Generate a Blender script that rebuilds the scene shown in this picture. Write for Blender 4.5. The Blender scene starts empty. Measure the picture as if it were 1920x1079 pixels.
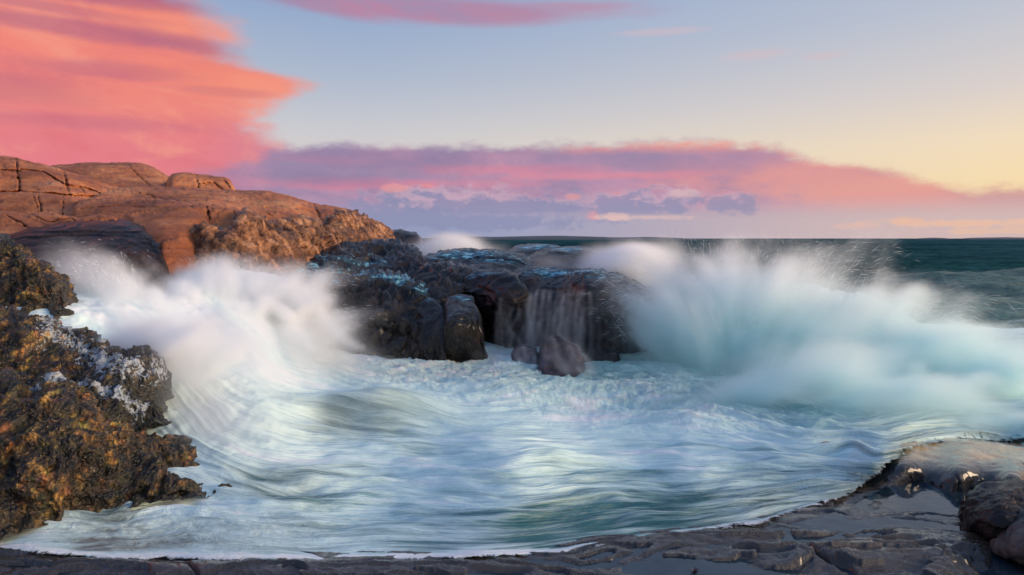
import bpy, math, random
import numpy as np

SC = bpy.context.scene
COL = SC.collection
R = math.radians
EYE = 3.0          # eye height above the water of the cove, metres
FOC = 1280.0       # focal length in photograph pixels (photo is 1920 wide)
HX, HY = 960.0, 447.0

# ------------------------------------------------------------------ camera
cam_data = bpy.data.cameras.new('camera')
cam = bpy.data.objects.new('camera', cam_data)
COL.objects.link(cam)
SC.camera = cam
cam.location = (0, 0, EYE)
cam.rotation_euler = (math.pi / 2, 0, 0)
cam_data.sensor_width = 36.0
cam_data.lens = 36.0 * FOC / 1920.0
cam_data.shift_y = -(539.5 - HY) / 1920.0
cam_data.clip_start = 0.05
cam_data.clip_end = 20000.0

# ------------------------------------------------------------------ node helper


class V:
    """A node socket with arithmetic."""
    def __init__(s, g, sock):
        s.g, s.s = g, sock

    def __add__(a, b): return a.g.math('ADD', a, b)
    def __radd__(a, b): return a.g.math('ADD', b, a)
    def __sub__(a, b): return a.g.math('SUBTRACT', a, b)
    def __rsub__(a, b): return a.g.math('SUBTRACT', b, a)
    def __mul__(a, b): return a.g.math('MULTIPLY', a, b)
    def __rmul__(a, b): return a.g.math('MULTIPLY', b, a)
    def __truediv__(a, b): return a.g.math('DIVIDE', a, b)
    def __neg__(a): return a.g.math('MULTIPLY', a, -1.0)


class G:
    def __init__(s, tree):
        s.t, s.n, s.l = tree, tree.nodes, tree.links

    def put(s, sock, v):
        if isinstance(v, V):
            s.l.new(v.s, sock)
        elif v is not None:
            sock.default_value = v

    def math(s, op, a, b=None, c=None, clamp=False):
        q = s.n.new('ShaderNodeMath')
        q.operation = op
        q.use_clamp = clamp
        for i, x in enumerate((a, b, c)):
            s.put(q.inputs[i], x)
        return V(s, q.outputs[0])

    def node(s, kind, out=0, props=None, **ins):
        q = s.n.new(kind)
        for k, v in (props or {}).items():
            setattr(q, k, v)
        for k, v in ins.items():
            s.put(q.inputs[k.replace('_', ' ')], v)
        return V(s, q.outputs[out]) if out is not None else q

    def xyz(s, x, y, z=0.0):
        return s.node('ShaderNodeCombineXYZ', X=x, Y=y, Z=z)

    def sep(s, v):
        q = s.n.new('ShaderNodeSeparateXYZ')
        s.put(q.inputs[0], v)
        return [V(s, o) for o in q.outputs]

    def noise(s, vec, scale=1.0, detail=3.0, rough=0.5, dist=0.0):
        q = s.node('ShaderNodeTexNoise', None, Vector=vec, Scale=scale, Detail=detail, Roughness=rough, Distortion=dist)
        return V(s, q.outputs[0])

    def voro(s, vec, scale=1.0, feature='F1'):
        q = s.n.new('ShaderNodeTexVoronoi')
        q.feature = feature
        s.put(q.inputs['Vector'], vec)
        s.put(q.inputs['Scale'], scale)
        return V(s, q.outputs['Distance']), V(s, q.outputs[1])

    def mapr(s, v, a, b, c=0.0, d=1.0, smooth=True):
        q = s.n.new('ShaderNodeMapRange')
        q.interpolation_type = 'SMOOTHSTEP' if smooth else 'LINEAR'
        q.clamp = True
        for i, x in enumerate((v, a, b, c, d)):
            s.put(q.inputs[i], x)
        return V(s, q.outputs[0])

    def mix(s, f, a, b, blend='MIX'):
        q = s.n.new('ShaderNodeMix')
        q.data_type = 'RGBA'
        q.blend_type = blend
        q.clamp_factor = True
        s.put(q.inputs[0], f)
        for i, x in ((6, a), (7, b)):
            if not isinstance(x, V) and len(x) == 3:
                x = (*x, 1.0)
            s.put(q.inputs[i], x)
        return V(s, q.outputs[2])

    def ramp(s, f, stops, interp='LINEAR'):
        q = s.n.new('ShaderNodeValToRGB')
        q.color_ramp.interpolation = interp
        el = q.color_ramp.elements
        while len(el) < len(stops):
            el.new(0.5)
        for e, (p, c) in zip(el, stops):
            e.position = p
            e.color = (*c[:3], 1.0)
        s.put(q.inputs[0], f)
        return V(s, q.outputs[0])

    def attr(s, name, color=False):
        q = s.n.new('ShaderNodeAttribute')
        q.attribute_name = name
        return V(s, q.outputs[0 if color else 2])

    def curve(s, f, pts, lo, hi):
        """piecewise smooth function through pts [(x, y)], x and y inside lo..hi ranges."""
        (x0, x1), (y0, y1) = lo, hi
        q = s.n.new('ShaderNodeFloatCurve')
        c = q.mapping.curves[0]
        pts = sorted(((x - x0) / (x1 - x0), (y - y0) / (y1 - y0)) for x, y in pts)
        while len(c.points) < len(pts):
            c.points.new(0.5, 0.5)
        for p, (x, y) in zip(c.points, pts):
            p.location = (x, y)
        q.mapping.update()
        t = s.mapr(f, x0, x1, 0, 1, False)
        s.put(q.inputs['Value'], t)
        return V(s, q.outputs[0]) * (y1 - y0) + y0


def lin(r, g, b):
    f = lambda v: (v / 255 / 12.92) if v / 255 <= 0.04045 else ((v / 255 + 0.055) / 1.055) ** 2.4
    return (f(r), f(g), f(b))


# ------------------------------------------------------------------ sky and light
SUN_AZ, SUN_EL = 100.0, 10.0     # degrees right of the view, degrees above the horizon


def sky_deg(px, py):
    az = math.atan((px - HX) / FOC)
    return math.degrees(az), math.degrees(math.atan((HY - py) / FOC * math.cos(az)))


world = bpy.data.worlds.new('World')
SC.world = world
world.use_nodes = True
world.node_tree.nodes.clear()
g = G(world.node_tree)
tc = g.n.new('ShaderNodeTexCoord')
dx, dy, dz = g.sep(V(g, tc.outputs['Generated']))
az = g.math('ARCTAN2', dx, dy) * 57.29578
el = g.math('ARCSINE', dz) * 57.29578
P = g.xyz(az, el)


def blob(px, py, rx, ry, soft=1.0, warp=None, tilt=0.0):
    """soft ellipse of the sky round a direction, radii in photograph pixels"""
    a, e = sky_deg(px, py)
    k = 1.0 / 22.34
    u = (az - a) / (rx * k)
    v = (el - e - (az - a) * tilt) / (ry * k)
    d = g.math('SQRT', u * u + v * v)
    if warp is not None:
        d = d + warp
    return g.mapr(d, 1.0 + soft, 1.0 - soft * 0.5, 0, 1)


elf = g.mapr(el, 0, 90, 0, 1, False)
f = lambda e: e / 90.0
rampL = g.ramp(elf, [(0, lin(205, 200, 208)), (f(6), lin(222, 212, 208)), (f(9), lin(206, 206, 212)), (f(13), lin(178, 190, 210)),
                     (f(19.5), lin(143, 169, 208)), (f(40), lin(132, 164, 214)), (1, lin(120, 154, 210))])
rampR = g.ramp(elf, [(0, lin(252, 214, 165)), (f(4), lin(255, 226, 174)), (f(7), lin(249, 226, 192)), (f(10.5), lin(226, 214, 208)),
                     (f(16), lin(196, 201, 214)), (f(40), lin(140, 170, 216)), (1, lin(120, 154, 210))])
clear = g.mix(g.mapr(az, -12, 42, 0, 1, False), rampL, rampR)

wn = g.noise(g.xyz(az * 0.06, el * 0.16), 1.0, 6, 0.6) - 0.5         # cloud warps
wn2 = g.noise(g.xyz(az * 0.25 + 40, el * 0.55), 1.0, 5, 0.6) - 0.5
streak = g.noise(g.xyz(az * 0.05 + el * 0.03, el * 0.24 + az * 0.035 + 7), 1.0, 6, 0.62, 0.9)
fluff = g.noise(g.xyz(az * 0.16 + 21, el * 0.34 + az * .03), 1.0, 7, 0.62, 0.3)
puff = g.noise(g.xyz(az * 0.55 + 11, el * 0.9), 1.0, 6, 0.62, 0.2)

sky = clear
# high thin pink streak
m1 = g.math('MAXIMUM', blob(830, 22, 250, 17, 0.8, wn * 1.6, -0.01), blob(600, 6, 120, 14, 0.8, wn * 2.0, -0.12))
m1 = g.math('MAXIMUM', m1, blob(1040, 17, 110, 10, 0.9, wn * 2.0) * 0.7)
sky = g.mix(m1 * 0.75, sky, g.mix(g.mapr(streak, .35, .65), lin(172, 134, 168), lin(200, 122, 148)))
for (x, y, rx, ry) in ((1415, 103, 45, 7), (1240, 60, 60, 5), (1545, 105, 26, 5)):
    sky = g.mix(blob(x, y, rx, ry, 1.0, wn * 1.5) * 0.35, sky, lin(225, 190, 195))

# the great coral cloud on the left
edge_pts = [(380, -60), (395, 0), (440, 50), (468, 95), (500, 122), (540, 140), (592, 162), (560, 182), (528, 200), (520, 230), (545, 262), (600, 300)]
ep = []
for x, y in edge_pts:
    a, e = sky_deg(x, y)
    ep.append((e, a))
ep = ep + [(24, -30), (40, -50), (90, -66), (0, -14)]
edge = g.curve(el, ep, (0, 90), (-70, 0))
gap = edge - az + wn * 3.4 + wn2 * 3.6 + (puff - .5) * 1.2 + (fluff - .5) * 5.0
width = g.curve(el, [(0, 4.0), (6, 4.0), (9, 3.0), (11, 2.8), (15, 3.8), (20, 3.5), (90, 8)], (0, 90), (0, 10))
soft = g.mapr(gap / width, -0.25, 1.1, 0, 1)
behind = g.mapr(az, -110, -70, 0, 1) * g.mapr(el, 34, 22)
soft = soft * behind
body = g.mix(g.mapr(gap, 0, 6), lin(242, 162, 152), lin(250, 134, 118))
body = g.mix(g.mapr(el, 13.5, 5.5) * 0.9, body, lin(232, 120, 136))
body = g.mix(g.mapr(az, -26, -14) * g.mapr(el, 10.5, 7.0), body, lin(200, 138, 168))
body = g.mix(g.mapr(streak, 0.46, 0.70) * 0.38, body, lin(206, 100, 120))
body = g.mix(g.mapr(fluff, 0.48, 0.66) * 0.5, body, lin(255, 164, 140))
body = g.mix(g.mapr(fluff, 0.48, 0.32) * 0.45, body, lin(226, 104, 116))
for (x, y, rx, ry, t, k) in ((130, 52, 140, 10, -0.02, .6), (370, 84, 110, 11, -0.10, .65), (250, 0, 150, 12, 0.0, .9), (20, 160, 90, 22, 0.0, .5),
                             (200, 132, 120, 10, .02, .45), (420, 172, 60, 6, 0, .5), (150, 228, 120, 10, 0, .35), (60, 8, 160, 6, 0, .5)):
    body = g.mix(blob(x, y, rx, ry, 0.9, wn * 2.2 + wn2, t) * k, body, lin(172, 92, 128))
for (x, y, rx, ry, k) in ((330, 40, 90, 18, .35), (470, 150, 110, 26, .45), (250, 190, 200, 20, .25)):
    body = g.mix(blob(x, y, rx, ry, 1.0, wn * 1.5) * k, body, lin(255, 148, 112))
body = g.mix(.14, body, lin(226, 160, 158))
sky = g.mix(soft, sky, body)

# the long cloud bank above the horizon
tp = [(200, 330), (430, 300), (500, 285), (560, 270), (660, 265), (770, 270), (850, 267), (1000, 270), (1200, 264), (1340, 262), (1440, 267), (1500, 290),
      (1600, 303), (1700, 324), (1780, 342), (1840, 352), (1885, 346), (1960, 345), (2100, 350)]
bp = [sky_deg(x, y) for x, y in tp]
bp = [(-180, 4.5), (-60, 4.5)] + bp + [(60, 4.0), (180, 4.5)]
btop = g.curve(az, bp, (-180, 180), (0, 12))
over = btop - el + wn2 * 2.3 + wn * 0.9 + (puff - .5) * .7
bank = g.mapr(over, -0.35, 0.85)
bank_c = g.mix(g.mapr(fluff * .5 + streak * .5, 0.40, 0.62), lin(154, 134, 170), lin(200, 150, 178))
bank_c = g.mix(g.mapr(fluff, 0.55, 0.70) * g.mapr(streak, .42, .58) * .8, bank_c, lin(238, 158, 162))
bank_c = g.mix(g.mapr(puff * .5 + fluff * .5, 0.50, 0.36) * .6, bank_c, lin(146, 134, 172))
bank_c = g.mix(g.mapr(az, -18, -30), bank_c, lin(216, 108, 130))                 # redder beyond the headland
# salmon upper fringe
bank_c = g.mix(g.mapr(az, 14, 32) * .55, bank_c, lin(236, 172, 160))
fringe = g.mapr(over, 0.0, 0.35) * g.mapr(over, 1.5, 0.4) * g.mapr(az, -2, 9)
bank_c = g.mix(fringe * g.mapr(wn2, -.12, .12), bank_c, lin(246, 156, 142))
for (x, y, rx, ry, k, c_) in ((1650, 338, 190, 28, .9, lin(250, 172, 146)), (1760, 368, 150, 20, .9, lin(246, 168, 146)), (1420, 325, 150, 26, .5, lin(240, 150, 148)),
                              (1120, 330, 150, 6, .8, lin(238, 142, 156)), (960, 318, 130, 7, .8, lin(228, 136, 158)), (900, 345, 110, 6, .6, lin(230, 140, 160)),
                              (1330, 273, 130, 9, .7, lin(250, 160, 140)), (1640, 380, 180, 12, .45, lin(245, 155, 150)), (620, 345, 110, 9, .75, lin(236, 128, 150)),
                              (600, 300, 70, 6, .4, lin(214, 130, 156)), (740, 300, 150, 14, .6, lin(140, 118, 158)), (560, 333, 60, 12, .8, lin(136, 122, 160)),
                              (672, 338, 46, 9, .5, lin(136, 120, 158)), (1900, 365, 60, 18, .6, lin(198, 150, 150)), (1690, 318, 60, 9, .6, lin(206, 146, 152)),
                              (1230, 300, 190, 14, .5, lin(160, 134, 168))):
    bank_c = g.mix(blob(x, y, rx, ry, 1.0, wn2 * 2.6 + wn * 1.4 + (puff - .5) * 1.2) * k * .85, bank_c, c_)
bank_c = g.mix(0.22, bank_c, lin(176, 148, 174))
# towards the horizon it thins to lavender grey
low_c = g.mix(g.mapr(az, -10, 36), lin(152, 160, 194), lin(214, 188, 186))
bank_c = g.mix(g.mapr(g.math('ABSOLUTE', az), 50, 90), bank_c, lin(170, 172, 200))
bank_c = g.mix(g.mapr(el, 3.6, 1.2), bank_c, low_c)
sky = g.mix(bank * g.mapr(el, -1, 0.1), sky, bank_c)
# slate cumulus puffs
pf = None
for (x, y, rx, ry) in ((850, 378, 130, 20), (960, 388, 90, 14), (770, 385, 60, 14), (1180, 382, 110, 16), (1270, 372, 40, 16), (1370, 380, 40, 13), (1060, 384, 60, 10),
                       (720, 412, 90, 14), (900, 415, 160, 12)):
    b_ = blob(x, y, rx * 1.1, ry * 1.15, 0.5, (puff - 0.5) * 3.4)
    pf = b_ if pf is None else g.math('MAXIMUM', pf, b_)
pc = g.mix(g.mapr(puff + (el - 3.0) * 0.16, 0.46, 0.66), lin(142, 146, 182), lin(208, 178, 196))
sky = g.mix(pf * 0.7, sky, pc)
for (x, y, rx, ry, c_) in ((742, 353, 22, 6, lin(242, 156, 150)), (800, 349, 10, 4, lin(240, 145, 145)), (1074, 370, 14, 6, lin(244, 160, 155)),
                           (1110, 403, 12, 9, lin(240, 160, 165)), (1280, 362, 24, 7, lin(226, 190, 190)), (1210, 408, 70, 4, lin(232, 196, 190)),
                           (1150, 405, 30, 5, lin(240, 200, 190)), (1820, 418, 130, 5, lin(250, 196, 160)), (1700, 413, 40, 4, lin(240, 190, 165)), (1870, 434, 70, 4, lin(240, 195, 165)),
                           (1620, 425, 60, 4, lin(228, 190, 180))):
    sky = g.mix(blob(x, y, rx * .8, ry * .8, 0.9, (puff - 0.5) * 5.5 + wn2 * 2.5) * 0.55, sky, c_)
# below the horizon: sea coloured
sky = g.mix(g.mapr(el, -0.3, -1.5), sky, lin(60, 84, 98))

nish = g.node('ShaderNodeTexSky', 0, props=dict(sky_type='NISHITA', sun_disc=False, sun_elevation=R(SUN_EL), sun_rotation=R(SUN_AZ), air_density=1.0, dust_density=1.5))
bg1 = g.node('ShaderNodeBackground', Color=sky, Strength=1.0)
bg2 = g.node('ShaderNodeBackground', Color=nish, Strength=0.05)
mixs = g.node('ShaderNodeMixShader', None)
mixs.inputs[0].default_value = 0.06
g.l.new(bg1.s, mixs.inputs[1])
g.l.new(bg2.s, mixs.inputs[2])
out = g.n.new('ShaderNodeOutputWorld')
g.l.new(mixs.outputs[0], out.inputs[0])

sun = bpy.data.lights.new('sun', 'SUN')
sun.energy = 4.9
sun.angle = R(40.0)
sun.color = (1.0, 0.72, 0.47)
so = bpy.data.objects.new('sun', sun)
COL.objects.link(so)
so.rotation_euler = (R(90 - SUN_EL), 0, R(180 - SUN_AZ))

SC.view_settings.view_transform = 'Standard'
SC.view_settings.look = 'None'
SC.view_settings.exposure = 0.0
SC.view_settings.gamma = 1.0
SC.view_settings.use_curve_mapping = False
cy = SC.cycles
cy.max_bounces = 20
cy.volume_bounces = 18
cy.diffuse_bounces = 4
cy.glossy_bounces = 3
cy.transparent_max_bounces = 24
cy.volume_step_rate = 2.0
cy.volume_max_steps = 200
cy.use_denoising = True
cy.sample_clamp_indirect = 6.0

# ------------------------------------------------------------------ numpy toolbox
rng = np.random.default_rng(7)
F = np.float32


def pix(px, py, d):
    """point seen at photograph pixel (px, py) standing d metres away"""
    px, py, d = np.broadcast_arrays(np.asarray(px, float), np.asarray(py, float), np.asarray(d, float))
    return np.stack([(px - HX) / FOC * d, d, EYE - (py - HY) / FOC * d], -1)


def _h(ix, iy, iz, seed):
    h = (ix.astype(np.int64) * 374761393 + iy.astype(np.int64) * 668265263 + iz.astype(np.int64) * 2147483647 + seed * 974634777) & 0xffffffff
    h = ((h ^ (h >> 13)) * 1274126177) & 0xffffffff
    h = ((h ^ (h >> 16)) * 2246822519) & 0xffffffff
    return ((h ^ (h >> 15)) & 0xffff) / 65535.0


def vnoise(p, seed=0):
    """smooth 3D noise in -1..1 (gradient like, from hashed values)"""
    i = np.floor(p).astype(np.int64)
    f_ = (p - i)
    u = f_ * f_ * f_ * (f_ * (f_ * 6 - 15) + 10)
    r = 0
    for a in (0, 1):
        wx = u[..., 0] if a else 1 - u[..., 0]
        for b in (0, 1):
            wy = u[..., 1] if b else 1 - u[..., 1]
            for c in (0, 1):
                wz = u[..., 2] if c else 1 - u[..., 2]
                gx = _h(i[..., 0] + a, i[..., 1] + b, i[..., 2] + c, seed) * 2 - 1
                gy = _h(i[..., 0] + a, i[..., 1] + b, i[..., 2] + c, seed + 17) * 2 - 1
                gz = _h(i[..., 0] + a, i[..., 1] + b, i[..., 2] + c, seed + 31) * 2 - 1
                r = r + wx * wy * wz * (gx * (f_[..., 0] - a) + gy * (f_[..., 1] - b) + gz * (f_[..., 2] - c))
    return r * 1.6


def fbm(p, octaves=4, rough=0.5, seed=0, lac=2.03):
    a, s, t = 1.0, 0.0, 0.0
    for k in range(octaves):
        s = s + a * vnoise(p + 13.7 * k, seed + k)
        t += a
        a *= rough
        p = p * lac
    return s / t


def ridged(p, octaves=4, rough=0.5, seed=0):
    a, s, t = 1.0, 0.0, 0.0
    for k in range(octaves):
        s = s + a * (1 - np.abs(vnoise(p + 9.1 * k, seed + k)) * 2)
        t += a
        a *= rough
        p = p * 2.1
    return s / t


def worley(p, seed=0):
    i = np.floor(p).astype(np.int64)
    best = np.full(p.shape[:-1], 9.0)
    sec = best.copy()
    for a in (-1, 0, 1):
        for b in (-1, 0, 1):
            for c in (-1, 0, 1):
                q = i + np.array([a, b, c])
                d = (q[..., 0] + _h(q[..., 0], q[..., 1], q[..., 2], seed) - p[..., 0]) ** 2
                d += (q[..., 1] + _h(q[..., 0], q[..., 1], q[..., 2], seed + 5) - p[..., 1]) ** 2
                d += (q[..., 2] + _h(q[..., 0], q[..., 1], q[..., 2], seed + 9) - p[..., 2]) ** 2
                sec = np.minimum(sec, np.maximum(best, d))
                best = np.minimum(best, d)
    return np.sqrt(best), np.sqrt(sec)


def rbf(ctrl, X, Y, c=60.0):
    """multiquadric surface through (px, py, value) controls"""
    A = np.array(ctrl, float)
    n = len(A)
    k = lambda dx_, dy_: np.sqrt(dx_ ** 2 + dy_ ** 2 + c * c) / 100.0
    M = np.zeros((n + 3, n + 3))
    M[:n, :n] = k(A[:, None, 0] - A[None, :, 0], A[:, None, 1] - A[None, :, 1])
    M[:n, n] = 1
    M[:n, n + 1] = A[:, 0] / 500
    M[:n, n + 2] = A[:, 1] / 500
    M[n:, :n] = M[:n, n:].T
    w = np.linalg.lstsq(M, np.concatenate([A[:, 2], [0, 0, 0]]), rcond=None)[0]
    r = w[n] + w[n + 1] * X / 500 + w[n + 2] * Y / 500
    for j in range(n):
        r = r + w[j] * k(X - A[j, 0], Y - A[j, 1])
    return r


def shep(ctrl, X, Y, p=2.6):
    """inverse distance blend of (px, py, value or tuple)"""
    vals = np.array([np.atleast_1d(c[2]) for c in ctrl], float)
    num = 0
    den = 0
    for (x, y, _), v in zip(ctrl, vals):
        w = ((X - x) ** 2 + ((Y - y) * 2.2) ** 2 + 300.0) ** (-p / 2)
        num = num + w[..., None] * v
        den = den + w
    r = num / den[..., None]
    return r[..., 0] if r.shape[-1] == 1 else r


def line(pts, xs, smooth=0):
    pts = np.array(pts, float)
    y = np.interp(xs, pts[:, 0], pts[:, 1])
    if smooth > 0 and len(xs) > 3:
        st = abs(xs[1] - xs[0])
        n = max(1, int(smooth / st))
        k = np.hanning(2 * n + 3)[1:-1]
        k /= k.sum()
        yy = np.concatenate([2 * y[0] - y[n:0:-1], y, 2 * y[-1] - y[-2:-n - 2:-1]]) if len(y) > n + 1 else y
        if len(yy) > len(y):
            y = np.convolve(yy, k, 'valid')[:len(y)]
    return y


def seg_dist(X, Y, pts):
    d = np.full(X.shape, 1e9)
    for (x0, y0), (x1, y1) in zip(pts[:-1], pts[1:]):
        vx, vy = x1 - x0, y1 - y0
        t = np.clip(((X - x0) * vx + (Y - y0) * vy) / (vx * vx + vy * vy + 1e-9), 0, 1)
        d = np.minimum(d, np.hypot(X - x0 - t * vx, Y - y0 - t * vy))
    return d


def normals(Pn):
    du = np.gradient(Pn, axis=1)
    dv = np.gradient(Pn, axis=0)
    n = np.cross(dv, du)
    n /= np.linalg.norm(n, axis=-1, keepdims=True) + 1e-9
    flip = (n * (Pn - np.array([0, 0, EYE]))).sum(-1).mean() > 0
    return -n if flip else n


def blur2(A, n):
    for _ in range(n):
        B = np.pad(A, ((1, 1), (1, 1)) + ((0, 0),) * (A.ndim - 2), mode='edge')
        A = (B[:-2, 1:-1] + B[2:, 1:-1] + B[1:-1, :-2] + B[1:-1, 2:] + 2 * B[1:-1, 1:-1]) / 6
    return A


def grid_mesh(name, Pn, mat, parent=None, attrs=None, uv=None, smooth=True):
    nr, nc = Pn.shape[:2]
    me = bpy.data.meshes.new(name)
    me.vertices.add(nr * nc)
    me.vertices.foreach_set('co', Pn.astype(F).ravel())
    idx = np.arange(nr * nc).reshape(nr, nc)
    q = np.stack([idx[:-1, :-1], idx[1:, :-1], idx[1:, 1:], idx[:-1, 1:]], -1).reshape(-1, 4)
    me.loops.add(q.size)
    me.polygons.add(len(q))
    me.loops.foreach_set('vertex_index', q.ravel().astype(np.int32))
    me.polygons.foreach_set('loop_start', np.arange(0, q.size, 4, dtype=np.int32))
    me.polygons.foreach_set('use_smooth', np.full(len(q), smooth))
    for k, a in (attrs or {}).items():
        if a.ndim == 3:
            at = me.attributes.new(k, 'FLOAT_COLOR', 'POINT')
            c4 = np.concatenate([a, np.ones(a.shape[:2] + (1,))], -1)
            at.data.foreach_set('color', c4.astype(F).ravel())
        else:
            at = me.attributes.new(k, 'FLOAT', 'POINT')
            at.data.foreach_set('value', a.astype(F).ravel())
    if uv is not None:
        at = me.attributes.new('flow', 'FLOAT_VECTOR', 'POINT')
        at.data.foreach_set('vector', np.concatenate([uv, np.zeros(uv.shape[:2] + (1,))], -1).astype(F).ravel())
    me.update(calc_edges=True)
    me.validate()
    me.materials.append(mat)
    o = bpy.data.objects.new(name, me)
    COL.objects.link(o)
    o.parent = parent
    return o


def tag(o, label, cat=None, group=None, kind=None):
    if label: o['label'] = label
    if cat: o['category'] = cat
    if group: o['group'] = group
    if kind: o['kind'] = kind
    return o


def thing(name, label, cat, loc, group=None, kind=None):
    o = bpy.data.objects.new(name, None)
    COL.objects.link(o)
    o.location = loc
    o.empty_display_size = 0.2
    return tag(o, label, cat, group, kind)


RELIEFS = {}


def relief(name, top, bot, ctrl, mat, parent=None, step=2.2, rnd=(14, 0.5), side=(0, 0, 0.0), thick=2.0, drop=1.5, disp=None, cracks=(), power=1.25,
           smooth=8, jag=0.0, jsc=0.08, attrs=None, bot_in=0.0, c=60.0, seed=0, uv=None, crackw=1.0, fold_bottom=0.0, post=None):
    """A rock (or water) body: the surface seen from the shore is laid out by its outline and distances, rounded away at its rim, displaced, and closed
    behind by a back that falls away over THICK metres."""
    x0, x1 = top[0][0], top[-1][0]
    n = max(6, int((x1 - x0) / step) + 1)
    xs = np.linspace(x0, x1, n)
    yt = line(top, xs, smooth)
    yb = line(bot, xs, smooth)
    if jag:
        p_ = np.stack([xs * jsc, xs * 0, xs * 0 + seed], -1)
        yt = yt + jag * fbm(p_, 4, 0.6, seed)
    yb = np.maximum(yb, yt + 1.0)
    nr = max(6, int((yb - yt).max() / step) + 1)
    s = np.linspace(0, 1, nr) ** power
    X = np.repeat(xs[None], nr, 0)
    Y = yt[None] + s[:, None] * (yb - yt)[None]
    D = rbf(ctrl, X, Y, c)
    t = np.clip((Y - yt[None]) / rnd[0], 0, 1)
    D = D + rnd[1] * (1 - np.sqrt(np.maximum(0, 1 - (1 - t) ** 2)))
    for width_px, sign in ((side[0], 1), (side[1], -1)):
        if width_px:
            e = (X - x0) if sign > 0 else (x1 - X)
            t = np.clip(e / width_px, 0, 1)
            D = D + side[2] * (1 - np.sqrt(np.maximum(0, 1 - (1 - t) ** 2)))
    if bot_in:
        tb = np.clip((Y - (yb[None] - 30)) / 30, 0, 1)
        D = D + bot_in * tb * tb
    for pts, w, dep in cracks:
        wob = fbm(np.stack([X * 0.06, Y * 0.06, X * 0 + seed], -1), 2, 0.5, seed + 3) * 3.0
        d = seg_dist(X + wob, Y + wob * 0.7, pts)
        vw = .75 + .45 * vnoise(np.stack([X * .05, Y * .05, X * 0 + 3], -1), seed + 9)
        D = D + .7 * dep * np.exp(-np.abs(d / (w * .65 * vw)) ** 1.6)
    Pn = pix(X, Y, D)
    if disp is not None:
        N = normals(blur2(Pn, 2))
        off = disp(Pn, N, X, Y)
        if off.ndim == 2:
            off = off[..., None] * N
        Pn = Pn + off
    if post is not None:
        Pn = post(Pn, X, Y)
    A = {k: fn(X, Y, Pn) for k, fn in (attrs or {}).items()}
    U = uv(X, Y) if uv is not None else None
    # close behind: rows that run back from the rim, columns that run back at both ends
    K = 7
    back = []
    for k in range(K, 0, -1):
        q = k / K
        r = Pn[0].copy()
        dY = thick * q
        slope = np.minimum((EYE - r[:, 2]) / r[:, 1], 9)
        r[:, 0] *= (r[:, 1] + dY) / r[:, 1]
        r[:, 2] -= np.maximum(slope, 0) * dY + drop * q * q + 0.002
        r[:, 1] += dY
        back.append(r)
    Pn = np.concatenate([np.array(back), Pn], 0)
    if fold_bottom:
        r = Pn[-1:].copy()
        r[..., 2] -= fold_bottom
        r2 = r.copy()
        r2[..., 2] -= fold_bottom * 2
        r2[..., 1] += 0.4
        Pn = np.concatenate([Pn, r, r2], 0)
    extra = 2 if fold_bottom else 0

    def padrow(a):
        w = ((K, extra), (0, 0)) + ((0, 0),) * (a.ndim - 2)
        return np.pad(a, w, mode='edge')
    A = {k: padrow(a) for k, a in A.items()}
    U = padrow(U) if U is not None else None
    L_ = Pn[:, :1].copy()
    R_ = Pn[:, -1:].copy()
    for q in (L_, R_):
        sc_ = (q[..., 1] + thick) / q[..., 1]
        q[..., 0] *= sc_
        q[..., 2] = EYE + (q[..., 2] - EYE) * sc_ - 0.01
        q[..., 1] += thick
    Pn = np.concatenate([L_, Pn, R_], 1)
    padc = lambda a: np.pad(a, ((0, 0), (1, 1)) + ((0, 0),) * (a.ndim - 2), mode='edge')
    A = {k: padc(a) for k, a in A.items()}
    U = padc(U) if U is not None else None
    if parent is not None:
        Pn = Pn - np.array(parent.location)
    o = grid_mesh(name, Pn, mat, parent, A, U)
    return o


# ------------------------------------------------------------------ displacement kinds
def d_smooth(amp=0.05, sc=0.5, seed=1, fine=0.016):
    def fn(Pn, N, X, Y):
        r = fbm(Pn * sc, 3, 0.5, seed) * amp
        r = r + fine * fbm(Pn * 4.0, 3, 0.5, seed + 8)
        # thin exfoliation steps
        q = fbm(Pn * np.array([0.3, 0.3, 1.4]), 3, 0.5, seed + 20)
        r = r + 0.018 * np.tanh((q * 5 - np.round(q * 5)) * 5)
        return r
    return fn


def d_rough(amp=0.2, sc=1.3, seed=2, lump=3.2, vert=0.6, fine=0.05):
    def fn(Pn, N, X, Y):
        w = fbm(Pn * 1.1, 2, 0.5, seed + 40)[..., None] * 0.35
        p = (Pn + w) * np.array([1, 1, vert])
        r = amp * (ridged(p * sc, 5, 0.55, seed) - 0.35)
        f1, f2 = worley(p * lump, seed)
        r = r + amp * 0.45 * (0.5 - f1) + amp * 0.2 * np.clip((f2 - f1) * 3, 0, 1)
        r = r + fine * fbm(p * 9, 3, 0.6, seed + 3)
        return r
    return fn


def d_mixed(amp, ramp_, seed):
    a_, b_ = d_smooth(amp, .8, seed), d_rough(ramp_, .9, seed + 3, 1.6, .6, .03)

    def fn(Pn, N, X, Y):
        return a_(Pn, N, X, Y) + b_(Pn, N, X, Y)
    return fn


def d_barnacle(amp=0.16, seed=3, lump=3.0, vert=0.55):
    def fn(Pn, N, X, Y):
        w = np.stack([fbm(Pn * 2.0, 2, 0.5, seed + 40 + k) for k in range(3)], -1) * 0.22
        p = (Pn + w)
        pv = p * np.array([1, 1, vert])
        r = amp * 1.9 * (ridged(pv * 1.3, 4, 0.55, seed) - 0.35)
        f1, f2 = worley(pv * lump, seed)
        r = r + amp * 0.75 * (0.55 - f1)
        f1, f2 = worley(p * lump * 2.7, seed + 1)
        r = r + amp * 0.52 * (0.55 - f1)
        f1, f2 = worley(p * lump * 6.5, seed + 2)
        r = r + amp * 0.26 * (0.6 - f1)
        return r
    return fn


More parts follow.
